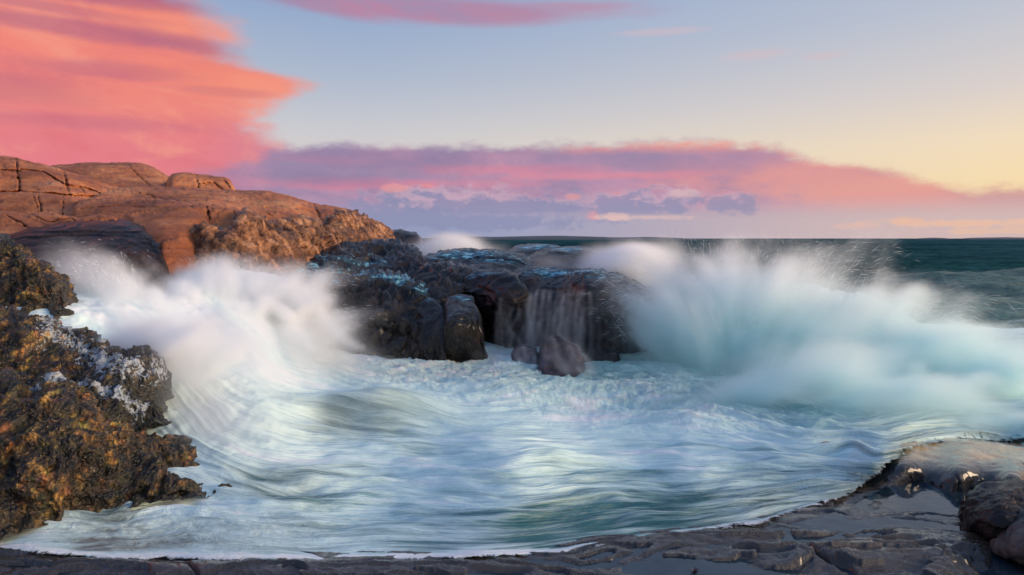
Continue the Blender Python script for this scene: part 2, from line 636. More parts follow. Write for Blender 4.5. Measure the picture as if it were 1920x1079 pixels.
# ------------------------------------------------------------------ materials
def material(name):
    m = bpy.data.materials.new(name)
    m.use_nodes = True
    m.node_tree.nodes.clear()
    return m, G(m.node_tree)


def finish(m, g_, color, rough, bump=None, bump_d=0.02, spec=0.5, alpha=None, bump2=None, coat=None, normal=None, sss=None):
    b = g_.n.new('ShaderNodeBsdfPrincipled')
    g_.put(b.inputs['Base Color'], color if isinstance(color, V) else (*color, 1))
    g_.put(b.inputs['Roughness'], rough)
    g_.put(b.inputs['Specular IOR Level'], spec)
    if coat is not None:
        g_.put(b.inputs['Coat Weight'], coat[0])
        g_.put(b.inputs['Coat Roughness'], coat[1])
    if alpha is not None:
        g_.put(b.inputs['Alpha'], alpha)
    if bump is not None:
        q = g_.node('ShaderNodeBump', 0, Height=bump, Distance=bump_d, Strength=1.0)
        g_.l.new(q.s, b.inputs['Normal'])
    o = g_.n.new('ShaderNodeOutputMaterial')
    g_.l.new(b.outputs[0], o.inputs['Surface'])
    return m


def pos(g_):
    return V(g_, g_.n.new('ShaderNodeNewGeometry').outputs['Position'])


def mat_granite():
    m, q = material('orange_granite')
    p = pos(q)
    big = q.noise(p, 0.35, 5, 0.55)
    mid = q.noise(p, 2.2, 6, 0.6)
    fine = q.noise(p, 26, 4, 0.7)
    bands = q.noise(q.node('ShaderNodeMapping', 0, Vector=p, Scale=(0.4, 0.4, 3.2), Rotation=(0.1, 0.12, 0)), 1.0, 5, 0.6)
    c_ = q.ramp(q.mapr(big * 0.5 + mid * 0.3 + bands * 0.2, 0.36, 0.64), [(0, (0.20, 0.068, 0.034)), (0.4, (0.36, 0.125, 0.055)), (0.75, (0.50, 0.19, 0.080)), (1, (0.56, 0.27, 0.13))])
    c_ = q.mix(q.mapr(bands, 0.58, 0.72) * 0.5, c_, (0.33, 0.20, 0.155))
    c_ = q.mix(q.mapr(q.noise(p, 1.1, 6, 0.7), 0.58, 0.72) * 0.6, c_, (0.10, 0.055, 0.045))
    c_ = q.mix(q.mapr(fine, 0.6, 0.75) * 0.35, c_, (0.10, 0.06, 0.05))
    c_ = q.mix(q.mapr(fine, 0.42, 0.25) * 0.3, c_, (0.5, 0.33, 0.25))
    return finish(m, q, c_, q.mapr(mid, .3, .7, .45, .8), fine * 0.4 + mid + q.noise(p, 8, 5, .65) * .9, 0.05, spec=.15)


def mat_rough_orange():
    m, q = material('weathered_orange_cliff_rock')
    p = pos(q)
    a = q.noise(p, 3.0, 6, 0.65)
    v, vc = q.voro(p + V(q, q.n.new('ShaderNodeValue').outputs[0]), 7.0) if False else q.voro(p, 7.0)
    c_ = q.ramp(q.mapr(a, 0.3, 0.72), [(0, (0.04, 0.018, 0.012)), (0.35, (0.19, 0.078, 0.036)), (0.7, (0.44, 0.20, 0.095)), (1, (0.60, 0.34, 0.19))])
    c_ = q.mix(q.mapr(q.noise(p, 14, 4, .7), .6, .72), c_, (0.55, 0.38, 0.26))
    c_ = q.mix(q.mapr(q.noise(p, 0.6, 4, .6), .5, .62) * .6, c_, (0.07, 0.04, 0.03))
    return finish(m, q, c_, q.mapr(a, .35, .65, .28, .6), a + q.noise(p, 12, 5, .7) * .7 - v * .5, 0.10, coat=(0.1, 0.25), spec=.3)


def mat_wet(name='wet_dark_rock', base=((0.003, 0.003, 0.003), (0.012, 0.010, 0.009), (0.038, 0.028, 0.024)), red=(0.032, 0.018, 0.013), bump=0.10, film_sheen=True, coat=0.6, scale=1.0):
    m, q = material(name)
    p = pos(q)
    a = q.noise(p, 1.6 * scale, 6, 0.65)
    f_ = q.noise(p, 18 * scale, 4, 0.7)
    c_ = q.ramp(q.mapr(a, 0.32, 0.68), [(0, base[0]), (0.5, base[1]), (1, base[2])])
    c_ = q.mix(q.mapr(q.noise(p, 0.8, 4, .6), .52, .66) * .7, c_, red)
    c_ = q.mix(q.mapr(f_, .62, .75) * .5, c_, (0.16, 0.13, 0.12))
    r_ = q.mapr(a, .3, .7, .30, .58)
    if film_sheen:
        fl = q.attr('film_sheen')  # blue sky sheen of the wet tops, painted into the base colour
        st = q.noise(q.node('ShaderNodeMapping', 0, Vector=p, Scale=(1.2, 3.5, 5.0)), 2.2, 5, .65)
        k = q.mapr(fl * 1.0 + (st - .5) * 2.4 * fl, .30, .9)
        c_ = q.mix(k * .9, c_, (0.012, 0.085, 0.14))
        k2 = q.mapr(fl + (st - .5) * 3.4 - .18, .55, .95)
        c_ = q.mix(k2 * .85, c_, (0.24, 0.58, 0.74))  # brighter streaks of the painted sheen
    return finish(m, q, c_, r_, a * 1.2 + f_ * .35 + q.noise(p, 6 * scale, 5, .7) * .8, bump, coat=(coat * .6, .14), spec=.18)


def mat_barnacle():
    m, q = material('barnacled_ochre_rock')
    p = pos(q)
    a = q.noise(p, 1.7, 5, .65)
    b = q.noise(p, 7.0, 5, .7)
    v, vc = q.voro(p, 24.0)
    v2, vc2 = q.voro(p, 9.0)
    c_ = q.ramp(q.mapr(b * .6 + a * .4, .34, .68), [(0, (0.006, 0.005, 0.004)), (.3, (0.026, 0.017, 0.009)), (.6, (0.125, 0.070, 0.020)), (.78, (0.48, 0.26, 0.055)), (1, (0.60, 0.37, 0.13))])
    c_ = q.mix(q.mapr(q.noise(p, 4.2, 4, .6), .60, .70) * .6, c_, (0.26, 0.11, 0.05))
    c_ = q.mix(q.mapr(q.noise(p, 3.1, 4, .6), .56, .66) * .75, c_, (0.035, 0.040, 0.022))
    c_ = q.mix(.35, c_, q.mix(1.0, c_, vc2, 'MULTIPLY'))
    c_ = q.mix(q.mapr(v2, .55, .75) * .6, c_, (0.012, 0.010, 0.006))
    c_ = q.mix(q.mapr(v, .22, .08) * q.mapr(q.noise(p, 5, 3, .6), .42, .58), c_, (0.50, 0.34, 0.17))
    c_ = q.mix(q.mapr(q.noise(p, 1.25, 5, .7), .50, .60) * .78, c_, q.mix(1.0, c_, (0.16, 0.15, 0.16), 'MULTIPLY'))
    # lower tidal band is darker weed, per point attribute
    w = q.attr('weed')
    c_ = q.mix(w * .85, c_, q.mix(q.mapr(b, .4, .6), (0.006, 0.008, 0.007), (0.045, 0.042, 0.026)))
    # lacy foam lying on it
    fo = q.attr('foam')
    lace = q.noise(p, 8.5, 7, .74, .8)
    k = q.mapr(fo * .85 + (lace - .5) * 4.0, .64, .86)
    c_ = q.mix(k * .75, c_, (0.52, 0.60, 0.68))
    return finish(m, q, c_, q.mapr(b, .35, .65, .32, .7), b + v * -.6 + q.noise(p, 20, 4, .7) * .6, .07, coat=(.12, .2))


def mat_sheet(name, dark=(0.02, 0.022, 0.026)):
    m, q = material(name)
    p = pos(q)
    a = q.noise(p, 2.4, 6, .65)
    f_ = q.noise(q.node('ShaderNodeMapping', 0, Vector=p, Scale=(1.0, 2.2, 1)), 22, 5, .7)
    c_ = q.ramp(q.mapr(a * .6 + f_ * .4, .35, .65), [(0, (0.004, 0.004, 0.006)), (.5, (0.014, 0.014, 0.016)), (1, (0.046, 0.040, 0.040))])
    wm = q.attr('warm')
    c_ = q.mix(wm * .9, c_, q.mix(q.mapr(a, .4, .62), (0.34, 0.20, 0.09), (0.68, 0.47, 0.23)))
    return finish(m, q, c_, q.mapr(a, .35, .65, .16, .45), f_ * 1.2 + a * 1.5 + q.noise(p, 9, 5, .7), .045, coat=(.8, .05), spec=.5)


M_GRAN = mat_granite()
M_CLIFF = mat_rough_orange()
M_WET = mat_wet()
M_SMOOTHWET = mat_wet('smooth_wet_boulder_rock', base=((0.003, 0.003, 0.004), (0.009, 0.008, 0.009), (0.028, 0.018, 0.017)), red=(0.030, 0.014, 0.012), bump=0.03, coat=.22)
M_BARN = mat_barnacle()
M_SHELF = mat_sheet('wet_shelf_rock')


def mat_water(name='sea_water', kind='surf'):
    m, q = material(name)
    p = pos(q)
    if kind == 'sea':
        fo = q.attr('foam')
        tl = q.attr('teal')
        n1 = q.noise(q.node('ShaderNodeMapping', 0, Vector=p, Scale=(.5, .5, 1)), 1.0, 7, .65)
        n2 = q.noise(q.node('ShaderNodeMapping', 0, Vector=p, Scale=(.9, 2.2, 1)), 1.2, 6, .68)
        far1 = q.noise(q.node('ShaderNodeMapping', 0, Vector=p, Scale=(.006, .0022, 1)), 1.0, 8, .75)
        far2 = q.noise(q.node('ShaderNodeMapping', 0, Vector=p, Scale=(.035, .022, 1)), 1.0, 8, .75)
        base = q.mix(q.mapr(n1 * .3 + far1 * .35 + far2 * .35, .42, .58), (0.006, 0.032, 0.042), (0.045, 0.125, 0.140))  # sky reflection of the far water is included in these base colours
        base = q.mix(tl, base, q.mix(q.mapr(n2, .35, .65), (0.02, 0.14, 0.13), (0.10, 0.36, 0.33)))
        k = q.mapr(fo + (n2 - .5) * 2.2, .62, .85)
        c_ = q.mix(k, base, (0.62, 0.72, 0.74))
        return finish(m, q, c_, q.math('ADD', k * .3, .38), n1 + n2 * .8 + q.noise(p, 5, 4, .65) * .22 + far2 * 2.0, .8, spec=q.mapr(q.sep(p)[1], 70, 25, 0, .22))
    fl = q.attr('flow', True)
    fx, fy, _ = q.sep(fl)
    # silky filaments drawn out along the flow
    s1 = q.noise(q.xyz(fx * .55, fy * 1.3), 1.0, 5, .6, .15)
    s2 = q.noise(q.xyz(fx * 1.4 + 9, fy * 4.5), 1.0, 4, .6, .2)
    s3 = q.noise(q.xyz(fx * 3.0 + 3, fy * 13.0), 1.0, 3, .6, .1)
    ch = q.noise(q.xyz(fx * 2.4, fy * 1.1), 1.0, 8, .70, .8)
    fo, rgh = q.attr('foam'), q.attr('chop')
    col = q.mix(.45, q.mix(.5, q.attr('tint', True), (0.44, 0.92, 0.82)), (0.86, 0.96, 0.92))
    s0 = q.noise(q.xyz(fx * .22 + 5, fy * .42), 1.0, 4, .55, .3)
    st = (s0 - .5) * 1.5 + (s1 - .5) * 1.5 + (s2 - .5) * .42 + (s3 - .5) * .12
    stc = (ch - .5) * 3.0
    mixn = st * (1.0 - rgh) * (1.0 - .5 * q.attr('soft')) + stc * rgh
    k = q.mapr(fo + mixn * q.attr('var'), .12, .92)
    deep_shade = q.attr('deep_shade', True)
    c_ = q.mix(k, q.mix(.35, deep_shade, (0.03, 0.22, 0.22)), col)
    c_ = q.mix(q.mapr(fo + mixn, .85, 1.25), c_, (0.89, 0.92, 0.91))
    h = s2 * .08 + s1 * 1.1
    h = h * (1.0 - rgh) * (1.0 - .65 * q.attr('soft')) + ch * rgh * 2.2
    ed = q.attr('edge')
    lace = q.noise(p, 9.0, 6, .72, .4)
    al = q.mapr(ed + (lace - .5) * 1.1, .18, .38)
    return finish(m, q, c_, q.mapr(k, .1, .7, .12, .62), h, .10, alpha=al)


M_SEA = mat_water('open_sea_water', 'sea')
M_SURF = mat_water('surf_water')

# =================================================================== STRUCTURE
# ---- open sea out to the horizon
ys = np.concatenate([447.55 + np.linspace(0, 1, 60) ** 1.5 * 22.5, np.linspace(470.7, 900, 330)])
xs = np.linspace(-420, 2340, 760)
X, Y = np.meshgrid(xs, ys)
SEA_Z = -0.35
D = (EYE - SEA_Z) * FOC / (Y - HY)
W = pix(X, Y, D)
wx, wy = W[..., 0], W[..., 1]
px_m = D / FOC
dyrow = (EYE - SEA_Z) * FOC / (Y - HY) ** 2 * np.gradient(ys)[:, None]


def swell(wx, wy, dyrow):
    z = 0
    r_ = np.random.default_rng(5)
    for lam, amp in ((26, .50), (17, .42), (11, .34), (7, .24), (4.5, .16), (2.8, .10), (1.8, .06)):
        for k in range(3):
            th = r_.normal(0.55, 0.45)
            ph = r_.random() * 6.28
            kx, ky = math.sin(th) * 6.283 / lam, math.cos(th) * 6.283 / lam
            w = np.sin(wx * kx + wy * ky + ph + 0.9 * np.sin(wx * ky * .33 + ph * 2))
            z = z + amp / 1.7 * (1 - np.abs(w) ** 0.8 * 2 + .2) * 0.5 * np.clip(lam / (dyrow * 2.6) - .5, 0, 1)
    return z


z = swell(wx, wy, dyrow)
mod = 0.55 + 0.45 * vnoise(np.stack([wx * .02, wy * .03, wx * 0], -1), 3)
z = z * mod
ridge = 1.5 * np.exp(-((wy - 44 - 0.12 * (wx - 30)) / 5.5) ** 2) * (1 / (1 + np.exp(-(wx - 24) / 3.0)))
ridge += 0.9 * np.exp(-((wy - 30 + 0.1 * (wx - 18)) / 3.2) ** 2) * (1 / (1 + np.exp(-(wx - 16) / 2.0)))
ridge += 0.8 * np.exp(-((wy - 78) / 8) ** 2) * (1 / (1 + np.exp(-(wx - 10) / 8)))
z = z + ridge
W[..., 2] = SEA_Z + z
teal = np.clip(0.9 * np.exp(-((X - 1880) / 190) ** 2 - ((Y - 640) / 75) ** 2) + 0.25 * np.exp(-((X - 1800) / 160) ** 2 - ((Y - 540) / 30) ** 2), 0, 1)
teal += 0.12 * np.clip((Y - 455) / 60, 0, 1)
cap = vnoise(np.stack([wx * .05, wy * .11, wx * 0], -1), 9)
foam = 0.10 + 0.75 * np.clip(cap - .45, 0, 1) + 0.5 * np.exp(-((X - 1870) / 170) ** 2 - ((Y - 640) / 55) ** 2)
foam += 0.35 * np.exp(-((X - 1300) / 60) ** 2 - ((Y - 466) / 4) ** 2)
foam += 0.35 * np.exp(-((X - 1000) / 260) ** 2 - ((Y - 490) / 18) ** 2)
sea = grid_mesh('sea', W, M_SEA, None, dict(foam=foam, teal=teal))
tag(sea, 'dark green choppy open sea running out to the horizon', kind='structure')

# ---- foreground rock shelf
def shelf_z(wx, wy):
    p = np.stack([wx, wy * 1.6, wx * 0], -1)
    w = np.stack([fbm(p * .8, 3, .5, 61), fbm(p * .8, 3, .5, 62), wx * 0], -1) * .5
    q = p + w
    z = 0.055 * fbm(q * .7, 3, .5, 50) + 0.045 * fbm(q * 2.2, 4, .6, 51) + 0.034 * ridged(q * 4.0, 5, .66, 52)
    led = fbm(q * np.array([.5, 1.4, 1]), 3, .5, 55) * 3
    z += .03 * np.tanh((led - np.round(led)) * 9)
    return z


xs = np.linspace(-440, 2440, 1060)
ys = np.linspace(815, 1240, 300)
X, Y = np.meshgrid(xs, ys)
D = (EYE - 0.03) * FOC / (Y - HY)
W = pix(X, Y, D)
z = shelf_z(W[..., 0], W[..., 1])
edge_line = [(-300, 1015), (0, 1030), (200, 1048), (600, 1052), (900, 1046), (1060, 1036), (1150, 1022), (1300, 1004), (1430, 985), (1500, 962), (1600, 940), (1650, 920), (1700, 880), (2200, 850)]
ye = line(edge_line, xs, 40)[None]
inside = np.clip((Y - ye) / 60, -3, 1.5)
base = np.where(inside < 0, inside * .05 - .16 * np.clip(-inside - .35, 0, 2), inside * 0.03)
z = z * np.where(inside < .25, .45 + .55 * np.clip(inside * 4, 0, 1), 1)
# raised dark ledges at lower right, hollow where the pool lies
base += .11 * np.exp(-((X - 1620) / 330) ** 2 - ((Y - 1052) / 26) ** 2) + .02 * np.exp(-(inside / .5) ** 2) + .06 * np.exp(-((X - 1330) / 220) ** 2 - ((Y - 1008) / 14) ** 2)
base -= .10 * np.exp(-((X - 1330) / 200) ** 2 - ((Y - 1070) / 24) ** 2) + .05 * np.exp(-((X - 1640) / 160) ** 2 - ((Y - 985) / 22) ** 2)
base -= .20 * np.exp(-((X - 1760) / 75) ** 2 - ((Y - 930) / 22) ** 2)
base -= .16 * np.exp(-((X - 1900) / 60) ** 2 - ((Y - 1060) / 30) ** 2)
base += .05 * np.exp(-((X - 500) / 700) ** 2 - ((Y - 1075) / 16) ** 2)
W[..., 2] = base + z * .72
wob = fbm(np.stack([X * .02, Y * .02, X * 0], -1), 3, .6, 70) * 9
for pts, wd, dep in (([(1180, 1000), (1300, 1004), (1420, 1000), (1475, 998), (1490, 1018), (1530, 1050), (1590, 1075), (1620, 1100)], 4.0, .10),
                     ([(1470, 1015), (1600, 1012), (1750, 1030), (1840, 1060)], 4, .09), ([(1380, 1035), (1490, 1044)], 4, .06),
                     ([(1640, 1035), (1760, 1045), (1850, 1075)], 4, .07), ([(0, 1062), (350, 1066), (370, 1085)], 3, .06)):
    W[..., 2] -= dep * np.exp(-(seg_dist(X + wob, Y + wob * .4, pts) / wd) ** 2)
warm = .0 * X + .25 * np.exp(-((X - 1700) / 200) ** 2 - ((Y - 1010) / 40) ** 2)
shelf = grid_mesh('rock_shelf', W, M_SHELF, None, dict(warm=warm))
tag(shelf, 'flat dark wet rock shelf with shallow puddles along the bottom of the view', kind='structure')

m, q = material('still_pool_water')
p_ = pos(q)
M_POOL = finish(m, q, q.mix(q.mapr(q.noise(p_, 3, 4, .6), .4, .6), (0.010, 0.022, 0.032), (0.02, 0.04, 0.052)), .04, q.noise(p_, 3.5, 3, .5), .006)
xs = np.linspace(-440, 2440, 80)
X, Y = np.meshgrid(xs, np.linspace(0, 1, 60))
yp0 = line([(-260, 1060), (600, 1066), (900, 1060), (1150, 1036), (1430, 998), (1600, 952), (1680, 900), (1740, 880), (2180, 880)], xs, 20)[None]
Y = yp0 + Y * (1240 - yp0)
W = pix(X, Y, (EYE - .035) * FOC / (Y - HY))
W[..., 2] = 0.040 + 0.004 * fbm(W * .8, 2, .5, 4)
tag(grid_mesh('puddle_water', W, M_POOL), 'still blue grey puddle water lying in the hollows of the shelf', kind='structure')

# ---- the surf filling the cove
flow_curves = [
    (620, [(350, 470), (450, 520), (600, 640), (760, 668), (1000, 672), (1300, 690), (1700, 720)]),
    (700, [(380, 520), (480, 600), (600, 680), (760, 712), (1000, 716), (1300, 735), (1700, 780)]),
    (745, [(320, 550), (450, 640), (580, 715), (760, 745), (1000, 752), (1300, 768), (1600, 812)]),
    (790, [(-100, 545), (100, 530), (250, 560), (370, 650), (500, 735), (640, 778), (800, 792), (1000, 797), (1300, 803), (1600, 826), (1900, 830)]),
    (840, [(-100, 580), (60, 575), (220, 620), (340, 710), (430, 790), (560, 826), (760, 838), (1000, 842), (1300, 850), (1600, 862), (1900, 850)]),
    (895, [(60, 620), (200, 690), (300, 770), (380, 840), (500, 880), (700, 892), (1000, 898), (1300, 896), (1500, 890), (1700, 880)]),
    (950, [(-100, 1000), (200, 960), (450, 935), (700, 945), (1000, 952), (1300, 935), (1650, 905)]),
    (1000, [(-100, 1020), (200, 1000), (500, 995), (900, 1000), (1200, 975), (1500, 935)]),
    (1050, [(-100, 1040), (200, 1048), (600, 1052), (900, 1047), (1150, 1022), (1500, 963), (1650, 925)])]
fc = [(x, y, v) for v, pts in flow_curves for x, y in pts]


def flow(X, Y):
    psi = rbf(fc, X, Y, 30)
    phi = X / 100.0 - (Y - 800) / 220.0 * np.clip((700 - X) / 500, 0, 1)
    return np.stack([phi, psi / 10.0], -1)


surf_ctrl = [(0, 1028, 6.543), (-150, 1012, 6.73), (150, 1042, 6.39), (300, 1050, 6.305), (600, 1052, 6.284), (820, 1049, 6.315), (1000, 1042, 6.39), (1100, 1030, 6.52), (1200, 1014, 6.705), (1350, 996, 6.925), (1500, 962, 7.38), (1650, 915, 8.12),
             (960, 900, 8.2), (960, 800, 10.5), (960, 720, 13.1), (960, 680, 14.6), (960, 650, 16.5), (450, 905, 8.1), (400, 820, 9.1), (500, 740, 10.6),
             (300, 760, 10.1), (300, 640, 11.9), (100, 620, 10.9), (-100, 600, 10.8), (500, 600, 14.2), (600, 650, 15.2), (700, 760, 11.4), (700, 840, 9.6), (100, 900, 7.6),
             (1500, 820, 9.7), (1600, 845, 9.0), (1640, 890, 8.2), (1690, 862, 8.5), (1740, 845, 8.95), (1830, 840, 9.6), (1900, 832, 10.1), (1920, 842, 9.9), (2050, 850, 9.9), (1560, 920, 7.95), (1500, 760, 11.2), (1500, 690, 14.0), (1800, 700, 13.5), (1300, 720, 13.1), (1300, 650, 16.5), (1500, 890, 8.5),
             (450, 520, 15.4), (560, 560, 16.0), (120, 545, 12.6), (-100, 560, 12.0), (2000, 800, 10.0), (2000, 700, 13.4), (1750, 600, 18), (1400, 620, 18)]
foam_ctrl = [(100, 600, 1.05), (300, 560, 1.15), (450, 520, 1.2), (500, 600, 1.2), (300, 700, .95), (250, 640, 1.0), (450, 700, 1.0), (600, 680, 1.15), (560, 770, .75), (640, 790, .45), (730, 795, .4),
             (800, 700, 1.0), (900, 680, 1.05), (1000, 720, .75), (1150, 700, .55), (1080, 680, .6), (1200, 760, .85), (1100, 790, 1.1), (1300, 790, 1.0), (1350, 740, .55), (1500, 760, .4),
             (700, 850, .85), (900, 850, .85), (1200, 850, .95), (1400, 830, 1.0), (560, 850, .9), (450, 850, .9), (500, 900, .5), (620, 905, .6), (560, 925, .35), (800, 890, .9), (1000, 890, .85),
             (1030, 862, .55), (1300, 880, .9), (1500, 880, .75), (1420, 860, .6), (1600, 860, .7), (1700, 850, .4), (1550, 900, .6), (1650, 900, .45),
             (700, 940, .8), (900, 930, .75), (1100, 930, .55), (1300, 930, .30), (1450, 930, .35), (1100, 975, .18), (1250, 960, .15), (1000, 1010, .25), (800, 1000, .45), (1400, 970, .55),
             (600, 980, .65), (450, 970, .85), (300, 980, .75), (150, 985, .55), (220, 965, .35), (60, 1020, .95), (300, 1010, .6), (200, 1030, .35), (450, 1020, .8), (650, 1030, .65), (900, 1035, .5),
             (300, 945, .95), (120, 970, .9), (1800, 820, .6), (1700, 760, .6), (1500, 690, .6), (1800, 700, .7), (1420, 905, .55)]
tint_ctrl = [(100, 600, (.72, .76, .76)), (300, 700, (.66, .69, .73)), (450, 520, (.70, .82, .80)), (600, 680, (.78, .84, .82)), (450, 750, (.72, .70, .70)), (640, 770, (.72, .74, .70)),
             (900, 690, (.70, .85, .80)), (1100, 730, (.55, .80, .78)), (1300, 770, (.60, .82, .80)), (1400, 820, (.66, .84, .86)), (1000, 830, (.60, .76, .82)), (700, 850, (.58, .70, .78)),
             (500, 860, (.66, .68, .72)), (900, 880, (.55, .70, .80)), (1200, 890, (.56, .74, .84)), (1500, 870, (.50, .66, .80)), (1600, 900, (.50, .58, .72)), (900, 940, (.48, .66, .76)),
             (1300, 950, (.40, .58, .62)), (600, 970, (.58, .70, .82)), (300, 1000, (.62, .70, .86)), (100, 1000, (.62, .70, .88)), (900, 1040, (.66, .66, .80)), (1400, 970, (.62, .64, .78)),
             (1700, 740, (.40, .66, .68)), (1500, 700, (.30, .60, .64))]
deep_shade_ctrl = [(640, 780, (.22, .20, .17)), (500, 800, (.34, .34, .34)), (150, 600, (.4, .42, .42)), (560, 900, (.05, .06, .07)), (500, 920, (.04, .055, .07)), (1100, 700, (.10, .42, .38)), (1350, 740, (.10, .40, .38)), (1500, 780, (.10, .36, .38)),  # deep water colours; the brownish one paints the shadow under the surge
             (1000, 850, (.18, .34, .42)), (1250, 950, (.02, .075, .075)), (1000, 980, (.03, .11, .12)), (700, 950, (.08, .24, .28)), (400, 990, (.05, .14, .18)), (220, 1030, (.22, .07, .05)), (330, 1022, (.20, .08, .07)),
             (100, 985, (.02, .06, .08)), (1600, 880, (.06, .12, .15)), (1450, 860, (.10, .18, .24)), (1700, 860, (.08, .12, .12)), (500, 600, (.4, .6, .58)), (900, 690, (.3, .55, .52)), (800, 1020, (.05, .14, .18)),
             (450, 1015, (.16, .14, .16))]


def chop_fn(X, Y, Pn):
    c = np.exp(-((X - 1130) / 380) ** 2 - ((Y - (715 + (X - 1100) * .10)) / 62) ** 2)
    c += .55 * np.exp(-((X - 760) / 170) ** 2 - ((Y - 690) / 34) ** 2)
    c += .12 * np.exp(-((X - 520) / 140) ** 2 - ((Y - 905) / 26) ** 2)
    c += .5 * np.exp(-((X - 300) / 300) ** 2 - ((Y - 1000) / 45) ** 2)
    return np.clip(c, 0, 1)


def soft_fn(X, Y, Pn=None):
    return np.clip((620 - X) / 200, 0, 1) * np.clip((900 - Y) / 90, 0, 1)


def surf_disp(Pn, N, X, Y):
    fl = flow(X, Y)
    q1 = np.stack([fl[..., 0] * .5, fl[..., 1] * .45, X * 0], -1)
    st = fbm(q1, 3, .5, 80)
    q2 = np.stack([fl[..., 0] * 1.1, fl[..., 1] * 1.3, X * 0], -1)
    st2 = fbm(q2, 3, .5, 81)
    ch = chop_fn(X, Y, Pn)
    q3 = Pn * np.array([1.0, 1.6, 1])
    w = fbm(q3 * .9, 2, .5, 84)[..., None] * .4
    rip = ridged(q3 * 1.5 + w, 4, .55, 82) - .35
    near = np.clip((1040 - Y) / 120, .15, 1)
    up = np.array([0, -.25, 1.0])
    a = (.18 * st + .022 * st2) * near * (1 - .6 * ch) * (1 - .5 * soft_fn(X, Y)) + soft_fn(X, Y) * .14 * fbm(Pn * 1.3, 4, .55, 87) + .15 * rip * ch * near
    # standing folds in the silk
    for (cx, cy_, rx, ry, h) in ((1380, 850, 120, 18, .04), (1010, 868, 120, 12, .14), (700, 770, 160, 22, .30), (1600, 838, 100, 14, .03), (1480, 868, 70, 12, .12), 
                                 (1180, 745, 190, 18, .22), (1320, 790, 160, 18, .07), (950, 735, 120, 16, .18)):
        a = a + h * np.exp(-((X - cx) / rx) ** 2 - ((Y - cy_) / ry) ** 2)
    yb_ = line(surf_bot_x, X[0], 0)[None]
    lip = .010 * np.exp(-((Y - (yb_ - 7)) / 6) ** 2) * (X < 1640) - .02 * np.clip((Y - yb_ + 5) / 5, 0, 1)
    a = a * np.clip((yb_ - Y) / 40, 0, 1)
    return (a + lip)[..., None] * up


def edge_foam(X, Y, Pn):
    r = shep(foam_ctrl, X, Y)
    ye = line(surf_bot_x, X[0], 0)[None]
    wd = 5 + 5 * vnoise(np.stack([X * .011, X * 0, X * 0], -1), 6)
    r = r + 1.1 * np.exp(-((Y - (ye - 7)) / wd) ** 2) * (X < 1660)
    return r


def edge_thin(X, Y, Pn):
    yb_ = line(surf_bot_x, X[0], 0)[None]
    return np.clip((yb_ - Y) / (12 + 26 * np.clip((X - 1000) / 500, 0, 1) + 20 * np.clip((X - 1600) / 60, 0, 1)), 0, 1)


surf_bot = [(-350, 1008)] + [(x, y + 2) for x, y in edge_line[1:10]] + [(1590, 938), (1635, 908), (1675, 878), (1715, 854), (1770, 840), (1830, 838), (1920, 842), (2090, 852)]
surf_bot_x = [(x, y + (9 * float(fbm(np.array([[x * .008, 0, 0]]), 4, .6, 14)[0]) if x < 1600 else 0)) for x, y in [(a, line(surf_bot, np.array([a], float))[0]) for a in range(-350, 2091, 5)]]
surf = relief('surf_water', [(-350, 560), (0, 556), (120, 545), (250, 556), (330, 545), (390, 515), (450, 502), (520, 512), (565, 560), (600, 610), (640, 634), (850, 640), (1240, 646),
                             (1300, 640), (1450, 622), (1700, 610), (1850, 612), (2090, 620)],
              surf_bot_x, surf_ctrl, M_SURF, step=2.1, rnd=(20, .8), thick=3, drop=1.6, power=1.0, smooth=20, disp=surf_disp, uv=flow, fold_bottom=0,
              attrs=dict(foam=edge_foam, chop=chop_fn, soft=soft_fn, edge=edge_thin, tint=lambda X, Y, P_: shep(tint_ctrl, X, Y), deep_shade=lambda X, Y, P_: shep(deep_shade_ctrl, X, Y),
                         var=lambda X, Y, P_: np.clip(.55 + .5 * (Y - 780) / 200, .45, 1.0)))
tag(surf, 'silky white and turquoise surf water filling the cove', kind='structure')

# =================================================================== ROCKS
no_sheen = lambda X, Y, P_: X * 0


def sheen_top(cuts):
    """blue sky sheen of the wet tops, painted as soft ellipses of the outcrop"""
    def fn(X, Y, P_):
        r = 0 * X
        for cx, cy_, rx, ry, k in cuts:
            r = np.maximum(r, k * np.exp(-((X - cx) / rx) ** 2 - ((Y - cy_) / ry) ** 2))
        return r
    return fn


head = thing('headland_rock', 'large smooth orange granite headland with cracks, falling from upper left to the sea', 'rock', (-14, 27, 0))
relief('rock_slab', [(70, 316), (110, 309), (180, 306), (262, 306), (282, 312), (320, 333), (345, 344), (400, 352), (500, 362)], [(70, 420), (500, 420)],
       [(80, 310, 37), (300, 340, 37), (480, 360, 40), (80, 400, 32), (480, 400, 34), (200, 350, 34)], M_GRAN, head, rnd=(10, 3), disp=d_smooth(.12, .25, 11), thick=8, drop=3,
       cracks=[([(238, 306), (262, 330), (286, 352)], 2, .5), ([(190, 350), (286, 352)], 2.0, .3)])
relief('rock_slab', [(312, 340), (322, 328), (345, 325), (372, 327), (398, 330), (425, 332), (436, 342), (445, 362)], [(312, 395), (445, 395)],
       [(320, 330, 33), (440, 345, 34), (380, 390, 31)], M_GRAN, head, rnd=(9, 1.6), side=(14, 10, 1.5), disp=d_smooth(.08, .4, 12), thick=5,
       cracks=[([(366, 326), (370, 342), (372, 360)], 1.8, .5), ([(372, 346), (400, 342), (425, 362)], 1.8, .5), ([(418, 334), (432, 355)], 1.8, .4)])
